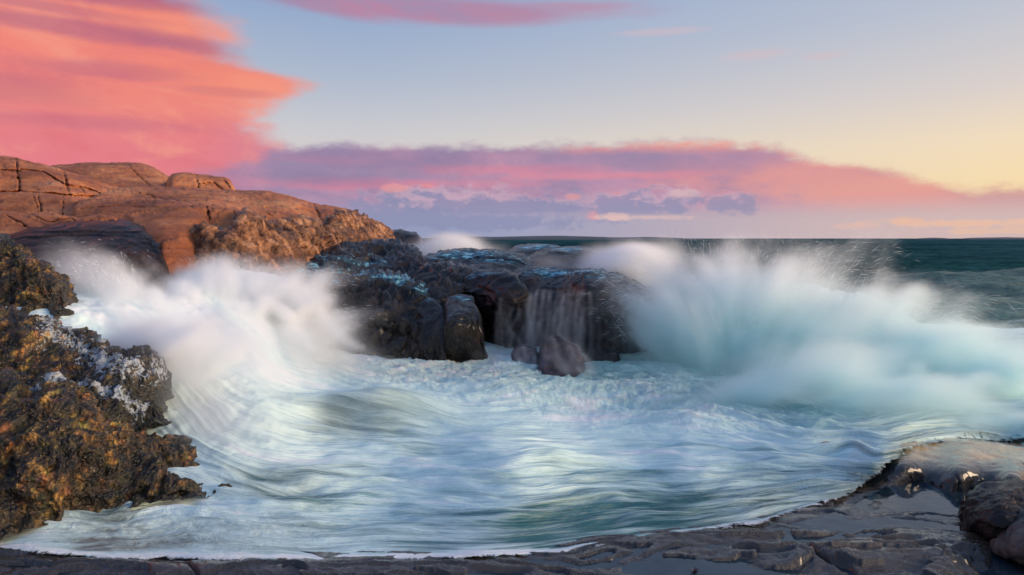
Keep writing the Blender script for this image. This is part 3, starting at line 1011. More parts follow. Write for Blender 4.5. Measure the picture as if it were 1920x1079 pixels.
relief('rock_slab', [(-340, 268), (0, 293), (38, 298), (44, 302), (96, 312), (130, 322), (160, 329), (180, 336), (205, 348), (240, 355), (300, 360), (360, 374)],
       [(-340, 420), (360, 420)], [(0, 300, 27), (200, 345, 28), (340, 370, 30), (-150, 300, 25), (0, 400, 23), (200, 400, 24), (340, 400, 26), (100, 345, 25.5)], M_GRAN, head, rnd=(14, 2.2),
       disp=d_smooth(.12, .3, 13), thick=8, drop=2.5,
       cracks=[([(30, 296), (34, 330), (38, 366)], 2.2, .8), ([(120, 320), (124, 340), (130, 372)], 2.2, .8), ([(0, 318), (38, 322)], 2, .5), ([(38, 318), (80, 322), (126, 348)], 2.2, .5),
               ([(128, 348), (160, 352), (200, 368), (300, 375)], 2.2, .5), ([(0, 360), (60, 362), (130, 366), (220, 372)], 2.5, .7), ([(150, 350), (158, 362)], 1.6, .3)])
relief('rock_slab', [(150, 372), (200, 356), (260, 350), (340, 352), (440, 357), (500, 358), (530, 365), (560, 374), (590, 384), (620, 387), (650, 393), (690, 411), (716, 420), (730, 432), (736, 456)],
       [(150, 440), (420, 440), (736, 480)], [(260, 352, 28), (440, 358, 29), (590, 385, 29), (730, 440, 30), (200, 430, 20), (420, 430, 19.5), (600, 430, 26), (730, 478, 30), (400, 385, 24.5), (520, 400, 26), (500, 430, 24)],
       M_GRAN, head, rnd=(10, 2.4), side=(0, 16, 2.0), disp=d_smooth(.14, .3, 14), thick=9, drop=3,
       cracks=[([(586, 383), (598, 400), (608, 430)], 2.2, .6), ([(255, 360), (285, 366), (296, 378)], 1.8, .4), ([(420, 372), (470, 382), (540, 398), (590, 412)], 1.5, .25),
               ([(330, 362), (420, 372)], 1.5, .25), ([(300, 380), (380, 378), (460, 392), (530, 410)], 1.6, .3), ([(640, 392), (655, 420)], 1.6, .25), ([(400, 366), (430, 362)], 1.4, .2)])
relief('rock_slab', [(-340, 345), (0, 358), (40, 360), (62, 361), (100, 364), (132, 367), (142, 373), (147, 392)], [(-340, 430), (147, 430)],
       [(0, 360, 21.5), (140, 370, 21), (0, 425, 19.5), (140, 425, 19)], M_GRAN, head, rnd=(9, 1.4), side=(0, 7, .7), disp=d_smooth(.07, .5, 15), thick=4,
       cracks=[([(70, 366), (76, 384), (78, 404)], 2, .35), ([(58, 362), (66, 376), (74, 400)], 1.5, .2), ([(117, 370), (119, 404)], 1.8, .3)])
relief('rock_slab', [(136, 398), (142, 377), (160, 373), (230, 371), (290, 373), (340, 378), (366, 388), (384, 402), (396, 425), (402, 460)],
       [(136, 520), (340, 545), (402, 500)], [(150, 376, 20), (290, 375, 19.5), (380, 400, 18.3), (200, 440, 17.2), (320, 440, 16.3), (330, 520, 15.2), (395, 470, 17), (180, 500, 16)], M_GRAN, head,
       rnd=(12, 1.8), side=(5, 14, 1.6), disp=d_smooth(.06, .4, 16), thick=5, drop=2, cracks=[([(150, 392), (230, 386), (300, 392)], 2, .15)])
relief('rock_slab', [(-340, 388), (0, 396), (48, 402), (92, 399), (120, 404), (150, 408), (190, 400), (215, 405), (235, 425)], [(-340, 480), (235, 480)],
       [(0, 400, 17.6), (200, 404, 17.5), (0, 470, 15.6), (220, 470, 15.8)], M_GRAN, head, rnd=(9, 1.3), side=(0, 8, .8), disp=d_smooth(.08, .6, 17), thick=3,
       cracks=[([(10, 404), (40, 418), (66, 440)], 2, .3), ([(60, 404), (90, 418), (130, 412)], 2, .25), ([(125, 405), (150, 424), (170, 440)], 2, .3)])
relief('rock_slab', [(350, 400), (356, 384), (372, 381), (388, 383), (420, 387), (446, 392), (458, 400), (464, 425)], [(350, 470), (464, 470)],
       [(360, 385, 18.6), (455, 400, 18.8), (360, 465, 17.2), (455, 465, 17.3)], M_GRAN, head, rnd=(10, 1.1), side=(8, 8, .8), disp=d_smooth(.05, .6, 18), thick=3,
       cracks=[([(386, 382), (391, 398), (393, 412)], 2.2, .5), ([(437, 390), (446, 412), (450, 440)], 2.2, .5), ([(352, 400), (372, 410), (392, 424)], 2, .3)])
relief('cliff_face', [(322, 508), (338, 476), (346, 444), (362, 426), (382, 424), (402, 430), (428, 432), (446, 425), (450, 404), (462, 394), (478, 398), (492, 412), (506, 418), (530, 414), (560, 408),
                      (590, 414), (606, 424), (622, 404), (640, 398), (664, 398), (694, 414), (718, 424), (731, 436), (738, 462)],
       [(322, 540), (500, 540), (600, 505), (738, 478)], [(335, 480, 16.6), (450, 405, 17.6), (500, 420, 18.6), (600, 420, 22), (730, 440, 28.5), (340, 520, 15.8), (480, 520, 16.6), (600, 500, 20), (700, 470, 25),
                                                          (420, 460, 16.3), (520, 460, 18.2), (640, 440, 23)],
       M_CLIFF, head, step=1.9, rnd=(12, .9), side=(12, 14, 1.2), disp=d_rough(.24, 1.2, 21, 2.8, .6, .06), thick=4, jag=2.5, smooth=5,
       cracks=[([(402, 430), (400, 470), (410, 520)], 4, .45), ([(450, 430), (446, 470), (450, 520)], 4, .5), ([(500, 420), (560, 440), (640, 450)], 3, .3), ([(540, 470), (620, 455)], 3, .3)])

far = relief('low_rock', [(728, 455), (730, 433), (748, 432), (770, 435), (782, 438), (790, 448), (793, 456)], [(728, 466), (793, 466)], [(730, 440, 46), (790, 450, 46), (760, 465, 45)], M_WET,
             rnd=(8, 2), side=(4, 10, 1.5), disp=d_rough(.2, .5, 31, 1.2, .6, .05), thick=6, attrs=dict(film_sheen=no_sheen))
tag(far, 'small low dark rock in the sea just off the tip of the headland', 'rock')

# wet outcrop in the middle
mid = thing('wet_outcrop', 'jagged black wet outcrop mid cove with a blue sheen on its tops', 'rock', (-3.2, 18, 0))
relief('rough_crown', [(500, 520), (520, 492), (560, 486), (600, 474), (650, 462), (700, 456), (745, 458), (772, 468), (785, 488), (800, 520)],
       [(500, 580), (800, 590)], [(520, 500, 19.3), (700, 458, 23), (780, 480, 21.5), (520, 560, 17.5), (780, 570, 17.4), (650, 500, 19.6), (650, 550, 17.6)], M_WET, mid, rnd=(12, 1.2), side=(16, 14, 1),
       disp=d_rough(.30, 1.0, 33, 2.2, .9, .05), thick=4, jag=2.5, smooth=5,
       attrs=dict(film_sheen=sheen_top([(580, 515, 90, 16, .9), (690, 500, 60, 12, .75), (640, 490, 80, 10, .6), (560, 495, 50, 12, .8), (740, 480, 40, 8, .3)])))
relief('front_face', [(505, 545), (520, 524), (560, 518), (600, 524), (650, 520), (700, 513), (745, 517), (775, 530), (800, 546), (815, 562), (822, 600)],
       [(505, 600), (560, 640), (620, 655), (700, 665), (822, 690)], [(520, 525, 17.6), (700, 515, 17.8), (810, 556, 16.6), (540, 600, 16.6), (640, 630, 15.6), (800, 660, 15.0), (700, 560, 16.0), (620, 570, 16.4)],
       M_WET, mid, step=1.9, rnd=(16, 1.5), side=(18, 14, 1.2), disp=d_rough(.27, 1.5, 35, 3.0, .6, .085), thick=4, jag=2, smooth=5,
       cracks=[([(650, 600), (700, 612), (760, 625), (830, 655)], 2.5, .3), ([(740, 618), (775, 590), (790, 565)], 2.5, .2)],
       attrs=dict(film_sheen=sheen_top([(740, 528, 62, 10, 1.05), (620, 530, 60, 9, .7), (690, 520, 50, 7, .85), (560, 525, 40, 8, .7), (790, 550, 22, 10, .8)])))
relief('rock_block', [(762, 640), (772, 590), (782, 566), (806, 558), (824, 568), (833, 586), (836, 640)], [(762, 690), (836, 690)], [(770, 600, 15.5), (836, 600, 15.1), (800, 680, 14.8), (800, 570, 15.9)], M_WET, mid,
       rnd=(6, .25), side=(5, 3, .2), disp=d_rough(.07, 1.4, 36, 2.2, .8, .03), thick=2.5, smooth=3, attrs=dict(film_sheen=sheen_top([(806, 562, 20, 5, .6)])))
relief('rock_block', [(836, 620), (838, 566), (844, 557), (870, 556), (886, 560), (896, 590), (905, 630), (914, 672)], [(836, 695), (914, 695)],
       [(840, 560, 15.9), (890, 562, 15.9), (845, 575, 15.1), (890, 580, 15.2), (840, 680, 14.8), (905, 680, 14.9)], M_WET, mid, rnd=(5, .2), side=(3, 6, .2), disp=d_rough(.10, 1.2, 37, 2.4, .8, .04), thick=2.5, smooth=3,
       attrs=dict(film_sheen=sheen_top([(862, 562, 24, 6, .8)])), cracks=[([(890, 585), (900, 630), (908, 672)], 2, .15)])
relief('rock_block', [(630, 640), (650, 616), (700, 614), (745, 624), (790, 634), (832, 654), (838, 668)], [(630, 680), (838, 690)], [(650, 620, 15.8), (830, 660, 14.95), (740, 680, 14.8)], M_WET, mid,
       rnd=(5, .25), side=(8, 3, .3), disp=d_rough(.08, 1.5, 38, 3, .8, .03), thick=2, smooth=3, attrs=dict(film_sheen=no_sheen))
relief('dark_hollow', [(770, 540), (790, 505), (830, 497), (870, 503), (905, 512), (930, 540)], [(770, 640), (930, 690)], [(790, 510, 19), (900, 515, 18.6), (800, 600, 16.6), (900, 680, 17.2), (850, 550, 17.0), (800, 550, 17.2)], M_WET, mid,
       rnd=(10, 1), disp=d_rough(.24, 1.2, 39, 2.5, .8, .05), thick=3, jag=2, attrs=dict(film_sheen=sheen_top([(800, 515, 40, 6, .5)])))
relief('domed_top', [(762, 510), (780, 492), (800, 480), (835, 472), (880, 468), (930, 469), (975, 477), (1002, 487), (1014, 496), (1018, 512)],
       [(762, 545), (1018, 560)], [(780, 495, 20.5), (880, 470, 22), (1010, 495, 21), (780, 540, 18.6), (900, 520, 18.6), (1010, 550, 18.2)], M_SMOOTHWET, mid, rnd=(10, 1.6), side=(14, 12, 1.2),
       disp=d_mixed(.10, .09, 41), thick=4, attrs=dict(film_sheen=sheen_top([(880, 478, 110, 10, .85), (940, 492, 80, 7, .7), (960, 484, 60, 6, .6), (820, 486, 30, 8, .6)])),
       cracks=[([(790, 500), (860, 484), (940, 490), (1010, 500)], 3, .25)])
bld = thing('overhanging_boulder', 'big round dark boulder with water pouring off it beside the tall spray', 'boulder', (1.8, 16, 0))
relief('rock_lobe', [(854, 560), (862, 528), (876, 512), (905, 505), (945, 507), (968, 516), (984, 534), (1000, 562), (1016, 590), (1030, 612), (1040, 650)],
       [(854, 690), (1040, 700)], [(860, 530, 17.4), (920, 508, 17.4), (1000, 570, 16.3), (880, 600, 17.4), (960, 600, 15.9), (1000, 680, 16.4), (880, 680, 17.2), (950, 545, 16.1)], M_SMOOTHWET, bld, rnd=(14, 1.2),
       side=(26, 12, 1.3), disp=d_mixed(.09, .10, 43), thick=3, attrs=dict(film_sheen=sheen_top([(915, 515, 45, 8, .75), (880, 520, 20, 8, .5)])))
relief('rock_body', [(948, 540), (960, 512), (985, 504), (1030, 502), (1080, 503), (1125, 507), (1160, 516), (1192, 530), (1218, 548), (1236, 575), (1246, 615), (1250, 660)],
       [(948, 700), (1250, 710)], [(965, 515, 17.6), (1080, 505, 17.4), (1160, 520, 16.9), (1230, 570, 16.8), (1000, 570, 16.4), (1100, 560, 15.4), (1180, 570, 15.6), (1000, 690, 17.0), (1100, 690, 16.4), (1200, 690, 16.4),
                                   (1100, 525, 15.9), (1100, 620, 15.5)], M_SMOOTHWET, bld, rnd=(12, 1.5), side=(12, 30, 1.6), disp=d_mixed(.12, .07, 44), thick=4,
       attrs=dict(film_sheen=sheen_top([(1060, 511, 120, 8, .85), (1130, 520, 60, 9, .55), (1000, 512, 40, 8, .7)])))
for i, (t_, b_, c_, lab) in enumerate((
        ([(944, 480), (956, 465), (976, 459), (1010, 457), (1040, 458), (1056, 465), (1066, 490)], [(944, 520), (1066, 520)], [(950, 470, 24.5), (1060, 470, 24.5), (1000, 515, 22)],
         'low domed wet rock directly behind the outcrop, left of its larger neighbour'),
        ([(984, 490), (996, 475), (1025, 465), (1060, 461), (1090, 462), (1112, 468), (1134, 478), (1150, 505)], [(984, 525), (1150, 525)], [(990, 480, 22), (1140, 485, 22), (1060, 520, 19.5)],
         'broader domed wet rock behind the big round boulder, half veiled in spray'))):
    o = relief('domed_rock', t_, b_, c_, M_SMOOTHWET, rnd=(12, 1.8), side=(14, 14, 1.4), disp=d_smooth(.10, .8, 46 + i), thick=3,
               attrs=dict(film_sheen=sheen_top([((t_[0][0] + t_[-1][0]) / 2, t_[3][1] + 6, 60, 7, .85)])))
    tag(o, lab, 'rock', 'domed rocks behind the outcrop')
M_PURP = mat_wet('purple_grey_boulder_rock', base=((0.02, 0.015, 0.02), (0.06, 0.048, 0.058), (0.14, 0.11, 0.125)), red=(0.09, .06, .07), bump=.03, coat=.4)
o = relief('boulder', [(1010, 676), (1014, 640), (1028, 629), (1046, 629), (1064, 637), (1082, 648), (1094, 668), (1098, 690)], [(1010, 712), (1098, 712)], [(1020, 640, 14.6), (1090, 660, 14.5), (1050, 705, 13.9)], M_PURP,
           rnd=(14, .6), side=(12, 16, .7), disp=d_mixed(.08, .04, 48), thick=1.2, drop=1, attrs=dict(film_sheen=no_sheen))
tag(o, 'rounded purple grey boulder standing in the surf at the foot of the overhang', 'boulder')
o = relief('boulder', [(958, 668), (962, 652), (974, 645), (990, 646), (1004, 652), (1012, 668)], [(958, 690), (1012, 690)], [(965, 655, 14.9), (1010, 660, 14.9), (985, 685, 14.5)], M_PURP,
           rnd=(9, .4), side=(9, 9, .4), disp=d_smooth(.05, 1.5, 49), thick=.8, drop=1, attrs=dict(film_sheen=no_sheen))
tag(o, 'small dark boulder beside the foot of the waterfall, nearly awash', 'boulder')
o = relief('boulder', [(1088, 690), (1096, 655), (1112, 640), (1135, 638), (1156, 650), (1166, 675), (1170, 695)], [(1088, 715), (1170, 715)], [(1095, 660, 15.2), (1160, 660, 15.2), (1125, 705, 14.8)], M_SMOOTHWET,
           rnd=(12, .5), side=(12, 14, .5), disp=d_smooth(.07, 1.5, 50), thick=1, drop=1, attrs=dict(film_sheen=no_sheen))
tag(o, 'dark boulder at the right foot of the overhang, veiled in mist', 'boulder')

# left side
M_DARKB = mat_wet('dark_wet_boulder_rock', base=((0.004, 0.003, 0.003), (0.012, 0.009, 0.008), (0.035, 0.021, 0.015)), red=(0.06, 0.026, 0.014), bump=.06, coat=.2, scale=1.3)


def dark_disp(Pn, N, X, Y):
    k = np.clip((X - 190) / 60, 0, 1) * np.clip((Y - 430) / 30, 0, 1)
    return d_smooth(.05, .6, 51)(Pn, N, X, Y) * (1 - k) + d_rough(.11, 1.6, 52, 4, .5, .04)(Pn, N, X, Y) * k


o = relief('dark_boulder', [(-340, 470), (0, 444), (60, 425), (130, 413), (195, 410), (240, 414), (266, 424), (286, 440), (299, 462), (306, 490), (313, 520), (317, 552)],
           [(-340, 620), (317, 575)], [(0, 446, 15.8), (190, 412, 16.4), (290, 450, 15.6), (0, 600, 13.4), (200, 560, 13.9), (300, 560, 14.0), (200, 470, 14.6), (280, 500, 14.2), (60, 480, 14.8)], M_DARKB, step=1.9,
           rnd=(16, 1.6), side=(0, 18, 1.2), disp=dark_disp, thick=4, attrs=dict(film_sheen=no_sheen))
tag(o, 'large rounded black boulder at left in front of the orange headland', 'boulder')
o = relief('awash_rock', [(312, 572), (322, 561), (345, 557), (372, 559), (398, 564), (420, 575), (434, 588), (440, 600)], [(312, 600), (440, 612)], [(320, 560, 14.3), (430, 585, 13.9), (370, 600, 13.4)], M_SMOOTHWET,
           rnd=(14, 1.0), side=(26, 26, .6), disp=d_smooth(.03, 1, 53), thick=1.2, drop=1, attrs=dict(film_sheen=sheen_top([(370, 562, 60, 6, .7)])))
tag(o, 'low smooth dark hump of rock awash in white water right of the black boulder', 'rock')

weed0 = lambda X, Y, P_: X * 0
o = relief('barnacled_rock', [(-340, 425), (0, 449), (14, 452), (34, 470), (48, 480), (56, 498), (78, 504), (92, 518), (112, 532), (122, 556), (130, 580)], [(-340, 640), (130, 610)],
           [(0, 455, 12.6), (100, 525, 12), (0, 600, 11.3), (110, 590, 11.6)], M_BARN, step=1.8, rnd=(12, .6), side=(0, 12, .5), disp=d_barnacle(.17, 54, 2.6), thick=2.5, smooth=3, jag=3, jsc=.12,
           attrs=dict(weed=lambda X, Y, P_: .10 + .5 * np.clip((X - 70) / 50, 0, 1), foam=lambda X, Y, P_: X * 0))
tag(o, 'small knobbly brown rock at the far left edge above the rushing white water', 'rock')
o = relief('barnacled_rock', [(-340, 570), (0, 586), (24, 590), (40, 598), (62, 610), (88, 611), (104, 622), (132, 642), (150, 632), (170, 634), (192, 652), (240, 664), (262, 660), (280, 668), (294, 690), (301, 712), (306, 740)],
           [(-340, 800), (306, 800)],
           [(0, 590, 10.4), (150, 640, 10.2), (290, 690, 9.6), (0, 700, 8.9), (120, 740, 8.7), (280, 780, 8.9), (60, 640, 9.7), (200, 700, 9.2)], M_BARN, step=1.8, rnd=(12, .5), side=(0, 14, .6), disp=d_barnacle(.15, 55, 2.8),
           thick=2, smooth=3, jag=3, jsc=.12,
           attrs=dict(weed=lambda X, Y, P_: np.clip((X - 120) / 120, 0, .9) + .35 * np.clip((Y - 700) / 60, 0, 1),
                      foam=lambda X, Y, P_: np.clip(.95 * np.exp(-(seg_dist(X, Y, [(90, 625), (150, 660), (230, 700), (280, 700)]) / 34) ** 2) + .95 * np.exp(-(seg_dist(X, Y, [(60, 735), (130, 726), (215, 752), (260, 775)]) / 16) ** 2), 0, 1)))
tag(o, 'barnacled brown rock at left laced with white foam, behind the ochre rock', 'rock')


def weed_low(X, Y, P_):
    w = np.clip((Y - (945 - .10 * X)) / 60, 0, 1) + .5 * np.clip((X - 220) / 120, 0, 1)
    return np.clip(w, 0, 1)


o = relief('barnacled_rock', [(-340, 690), (0, 712), (50, 738), (100, 744), (130, 738), (152, 748), (172, 774), (200, 790), (232, 798), (256, 818), (284, 828), (310, 832), (342, 846), (354, 856), (362, 880)],
           [(-340, 1060), (0, 1020), (60, 1000), (120, 980), (250, 948), (362, 930)],
           [(0, 720, 8.2), (140, 745, 8.1), (250, 820, 8.4), (355, 870, 8.5), (0, 1010, 6.65), (120, 975, 7.1), (250, 940, 7.6), (355, 925, 7.9), (100, 850, 7.2), (250, 880, 7.8), (-120, 900, 6.9)], M_BARN, step=1.7,
           rnd=(14, .5), side=(0, 16, .5), disp=d_barnacle(.15, 57, 2.9), thick=1.6, smooth=3, jag=3.5, jsc=.1,
           attrs=dict(weed=weed_low, foam=lambda X, Y, P_: .5 * np.exp(-((X - 262) / 22) ** 2 - ((Y - 880) / 16) ** 2)))
tag(o, 'big ochre and gold barnacled rock in the lower left corner', 'rock')
o = relief('barnacled_rock', [(248, 930), (258, 908), (280, 894), (310, 888), (345, 889), (380, 892), (410, 896), (436, 903), (448, 915)], [(248, 955), (340, 946), (448, 926)],
           [(260, 910, 8.0), (440, 908, 8.3), (300, 950, 7.55), (430, 925, 8.0)], M_BARN, step=1.7, rnd=(8, .3), side=(8, 10, .25), disp=d_barnacle(.07, 58, 4.0, .8), thick=.8, smooth=3, jag=3, jsc=.12,
           attrs=dict(weed=lambda X, Y, P_: X * 0 + .95, foam=lambda X, Y, P_: .62 * np.exp(-((Y - 900) / 7) ** 2)))
tag(o, 'low dark weedy ledge jutting from the ochre rock into the surf', 'rock')

# right side
def slab_disp(Pn, N, X, Y):
    r = .03 * fbm(Pn * 1.2, 4, .55, 60) + .012 * ridged(Pn * np.array([3, 6, 6]), 3, .6, 61)
    front = np.clip((Y - 885) / 12, 0, 1)
    return r + front * .045 * fbm(Pn * 2.2, 4, .55, 62)


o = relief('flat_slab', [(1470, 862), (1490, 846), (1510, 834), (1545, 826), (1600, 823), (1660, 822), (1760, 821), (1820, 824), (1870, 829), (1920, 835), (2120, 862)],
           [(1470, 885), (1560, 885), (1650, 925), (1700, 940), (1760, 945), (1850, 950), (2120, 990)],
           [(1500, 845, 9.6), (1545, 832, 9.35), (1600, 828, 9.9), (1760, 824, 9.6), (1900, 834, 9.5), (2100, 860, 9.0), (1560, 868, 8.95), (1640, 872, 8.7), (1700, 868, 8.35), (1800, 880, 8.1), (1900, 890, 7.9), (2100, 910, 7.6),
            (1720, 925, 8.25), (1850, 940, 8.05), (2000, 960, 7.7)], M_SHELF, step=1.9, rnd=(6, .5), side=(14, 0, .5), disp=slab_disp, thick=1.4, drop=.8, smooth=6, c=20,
           cracks=[([(1708, 892), (1712, 930)], 4, .03), ([(1796, 896), (1800, 940)], 5, .04), ([(1832, 896), (1822, 912), (1818, 945)], 5, .04), ([(1690, 858), (1800, 862), (1920, 872)], 1.2, .03)],
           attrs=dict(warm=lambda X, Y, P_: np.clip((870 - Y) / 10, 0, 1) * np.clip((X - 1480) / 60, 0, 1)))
tag(o, 'flat tan slab of rock at the right edge catching the low light', 'rock')
o = relief('dark_reef_rock', [(1690, 826), (1740, 812), (1790, 803), (1830, 806), (1880, 818), (1920, 822), (2120, 830)], [(1690, 850), (2120, 875)], [(1700, 820, 10.9), (1900, 820, 10.9), (1900, 850, 10.4)], M_WET,
           rnd=(8, .6), side=(20, 0, .6), disp=d_rough(.08, 1.5, 63, 3, .8, .03), thick=1.2, drop=1, attrs=dict(film_sheen=no_sheen))
tag(o, 'low dark rock behind the flat slab, under the falling spray', 'rock')
o = relief('boulder', [(1797, 985), (1799, 962), (1808, 935), (1824, 914), (1848, 904), (1880, 901), (1915, 901), (1960, 906), (2000, 930), (2016, 980)], [(1797, 1004), (1860, 1018), (2016, 1030)],
           [(1810, 940, 6.95), (1900, 904, 6.9), (2000, 940, 6.9), (1820, 1000, 6.7), (1950, 1010, 6.4), (1870, 950, 6.5)], M_SMOOTHWET, step=1.8, rnd=(20, .35), side=(18, 20, .35), disp=d_mixed(.025, .03, 64), thick=.7, drop=.5,
           attrs=dict(film_sheen=no_sheen), bot_in=.15)
tag(o, 'rounded dark reddish boulder at the right edge beside the pool', 'boulder')
M_GREYB2 = mat_wet('damp_grey_boulder_rock', base=((0.02, 0.02, 0.022), (0.055, 0.05, 0.05), (0.12, 0.10, 0.09)), red=(0.12, .08, .06), bump=.02, coat=.3, scale=2)
o = relief('boulder', [(1856, 1022), (1862, 1000), (1878, 976), (1900, 956), (1925, 940), (1970, 928), (2030, 940), (2070, 1000)], [(1856, 1040), (1920, 1062), (2070, 1085)],
           [(1865, 1000, 6.45), (1930, 945, 6.5), (2050, 980, 6.4), (1870, 1035, 6.3), (2000, 1070, 5.9), (1930, 1000, 6.1)], M_GREYB2, step=1.8, rnd=(18, .35), side=(12, 20, .3), disp=d_mixed(.03, .03, 65), thick=.6, drop=.5,
           attrs=dict(film_sheen=no_sheen), bot_in=.1)
tag(o, 'grey boulder in the lower right corner, in front of the reddish one', 'boulder')

# islands on the horizon
M_ISLE, q = material('distant_island_rock')
M_ISLE = finish(M_ISLE, q, q.mix(q.noise(pos(q), .01, 4, .6), (0.05, 0.07, 0.09), (0.10, 0.12, 0.14)), .9)
for t_, dist, lab in (
        ([(770, 449), (820, 446), (870, 444), (930, 445), (990, 443.5), (1040, 442.5), (1100, 444), (1160, 446), (1215, 445), (1262, 446.5), (1310, 449)], 1500,
         'long low dark island on the horizon behind the domed rocks'),
        ([(1715, 449), (1735, 446.8), (1755, 446), (1780, 448.5)], 2200, 'tiny low islet on the horizon at right'),
        ([(1800, 449), (1825, 446.5), (1850, 446), (1885, 445.5), (1920, 446), (2000, 445), (2060, 449)], 1900, 'low island on the horizon at the right edge')):
    n_ = 90
    xs = np.linspace(t_[0][0], t_[-1][0], n_)
    yt = line(t_, xs, 10) + .5 * fbm(np.stack([xs * .08, xs * 0, xs * 0 + dist], -1), 3, .6, 5)
    rows = []
    for k in range(9):
        a_ = math.pi * k / 8
        zz = (EYE - (yt - HY) / FOC * dist + 2.5) * math.sin(a_) - 2.0
        dd = dist - math.cos(a_) * 60
        rows.append(np.stack([(xs - HX) / FOC * dist, xs * 0 + dd, zz], -1))
    tag(grid_mesh('island', np.array(rows), M_ISLE), lab, 'island', 'low islands along the horizon')

#@@SPRAY@@

# =================================================================== SPRAY AND MIST
# breaking wave body inside the tall spray
wave_ctrl = [(1240, 640, 16.5), (1400, 560, 16), (1550, 540, 15.6), (1700, 600, 15.2), (1850, 660, 14.6), (2050, 700, 14), (1300, 760, 13.0), (1500, 800, 11.6), (1700, 815, 11.0), (1950, 820, 10.6),
             (1500, 680, 13.9), (1700, 710, 13.0)]
M_WAVE, q = material('breaking_wave_water')
fl_ = q.attr('flow', True)
fx, fy, _ = q.sep(fl_)
w1 = q.noise(q.xyz(fx * 1.6, fy * .35), 1.0, 5, .6, .2)
w2 = q.noise(q.xyz(fx * 6, fy * .9), 1.0, 4, .6, .2)
k_ = q.mapr(q.attr('foam') + (w1 - .5) * 1.6 + (w2 - .5) * .9, .2, 1.0)
M_WAVE = finish(M_WAVE, q, q.mix(k_, (0.10, 0.46, 0.46), (0.74, 0.88, 0.85)), .55, w1 + w2 * .5, .10)
wave = relief('breaking_wave', [(1215, 700), (1240, 650), (1290, 600), (1360, 566), (1450, 545), (1540, 540), (1620, 560), (1700, 604), (1780, 645), (1860, 676), (1950, 700), (2090, 730)],
              [(1215, 730), (1350, 770), (1500, 810), (1700, 826), (2090, 840)], wave_ctrl, M_WAVE, step=3, jag=14, jsc=.02, rnd=(60, 2.0), side=(40, 0, 1.5), thick=3, drop=2.2, smooth=60,
              disp=lambda P_, N, X, Y: .28 * fbm(P_ * .7, 4, .55, 90) + .12 * ridged(P_ * 2.2, 4, .6, 91), uv=lambda X, Y: np.stack([(X + (Y - 700) * .5) / 40, Y / 60], -1),
              attrs=dict(foam=lambda X, Y, P_: .35 + .4 * np.exp(-((Y - 560) / 50) ** 2) + .4 * np.exp(-((X - 1650) / 160) ** 2 - ((Y - 720) / 50) ** 2)))
tag(wave, 'turquoise wave breaking at right inside its tall white spray', 'wave')


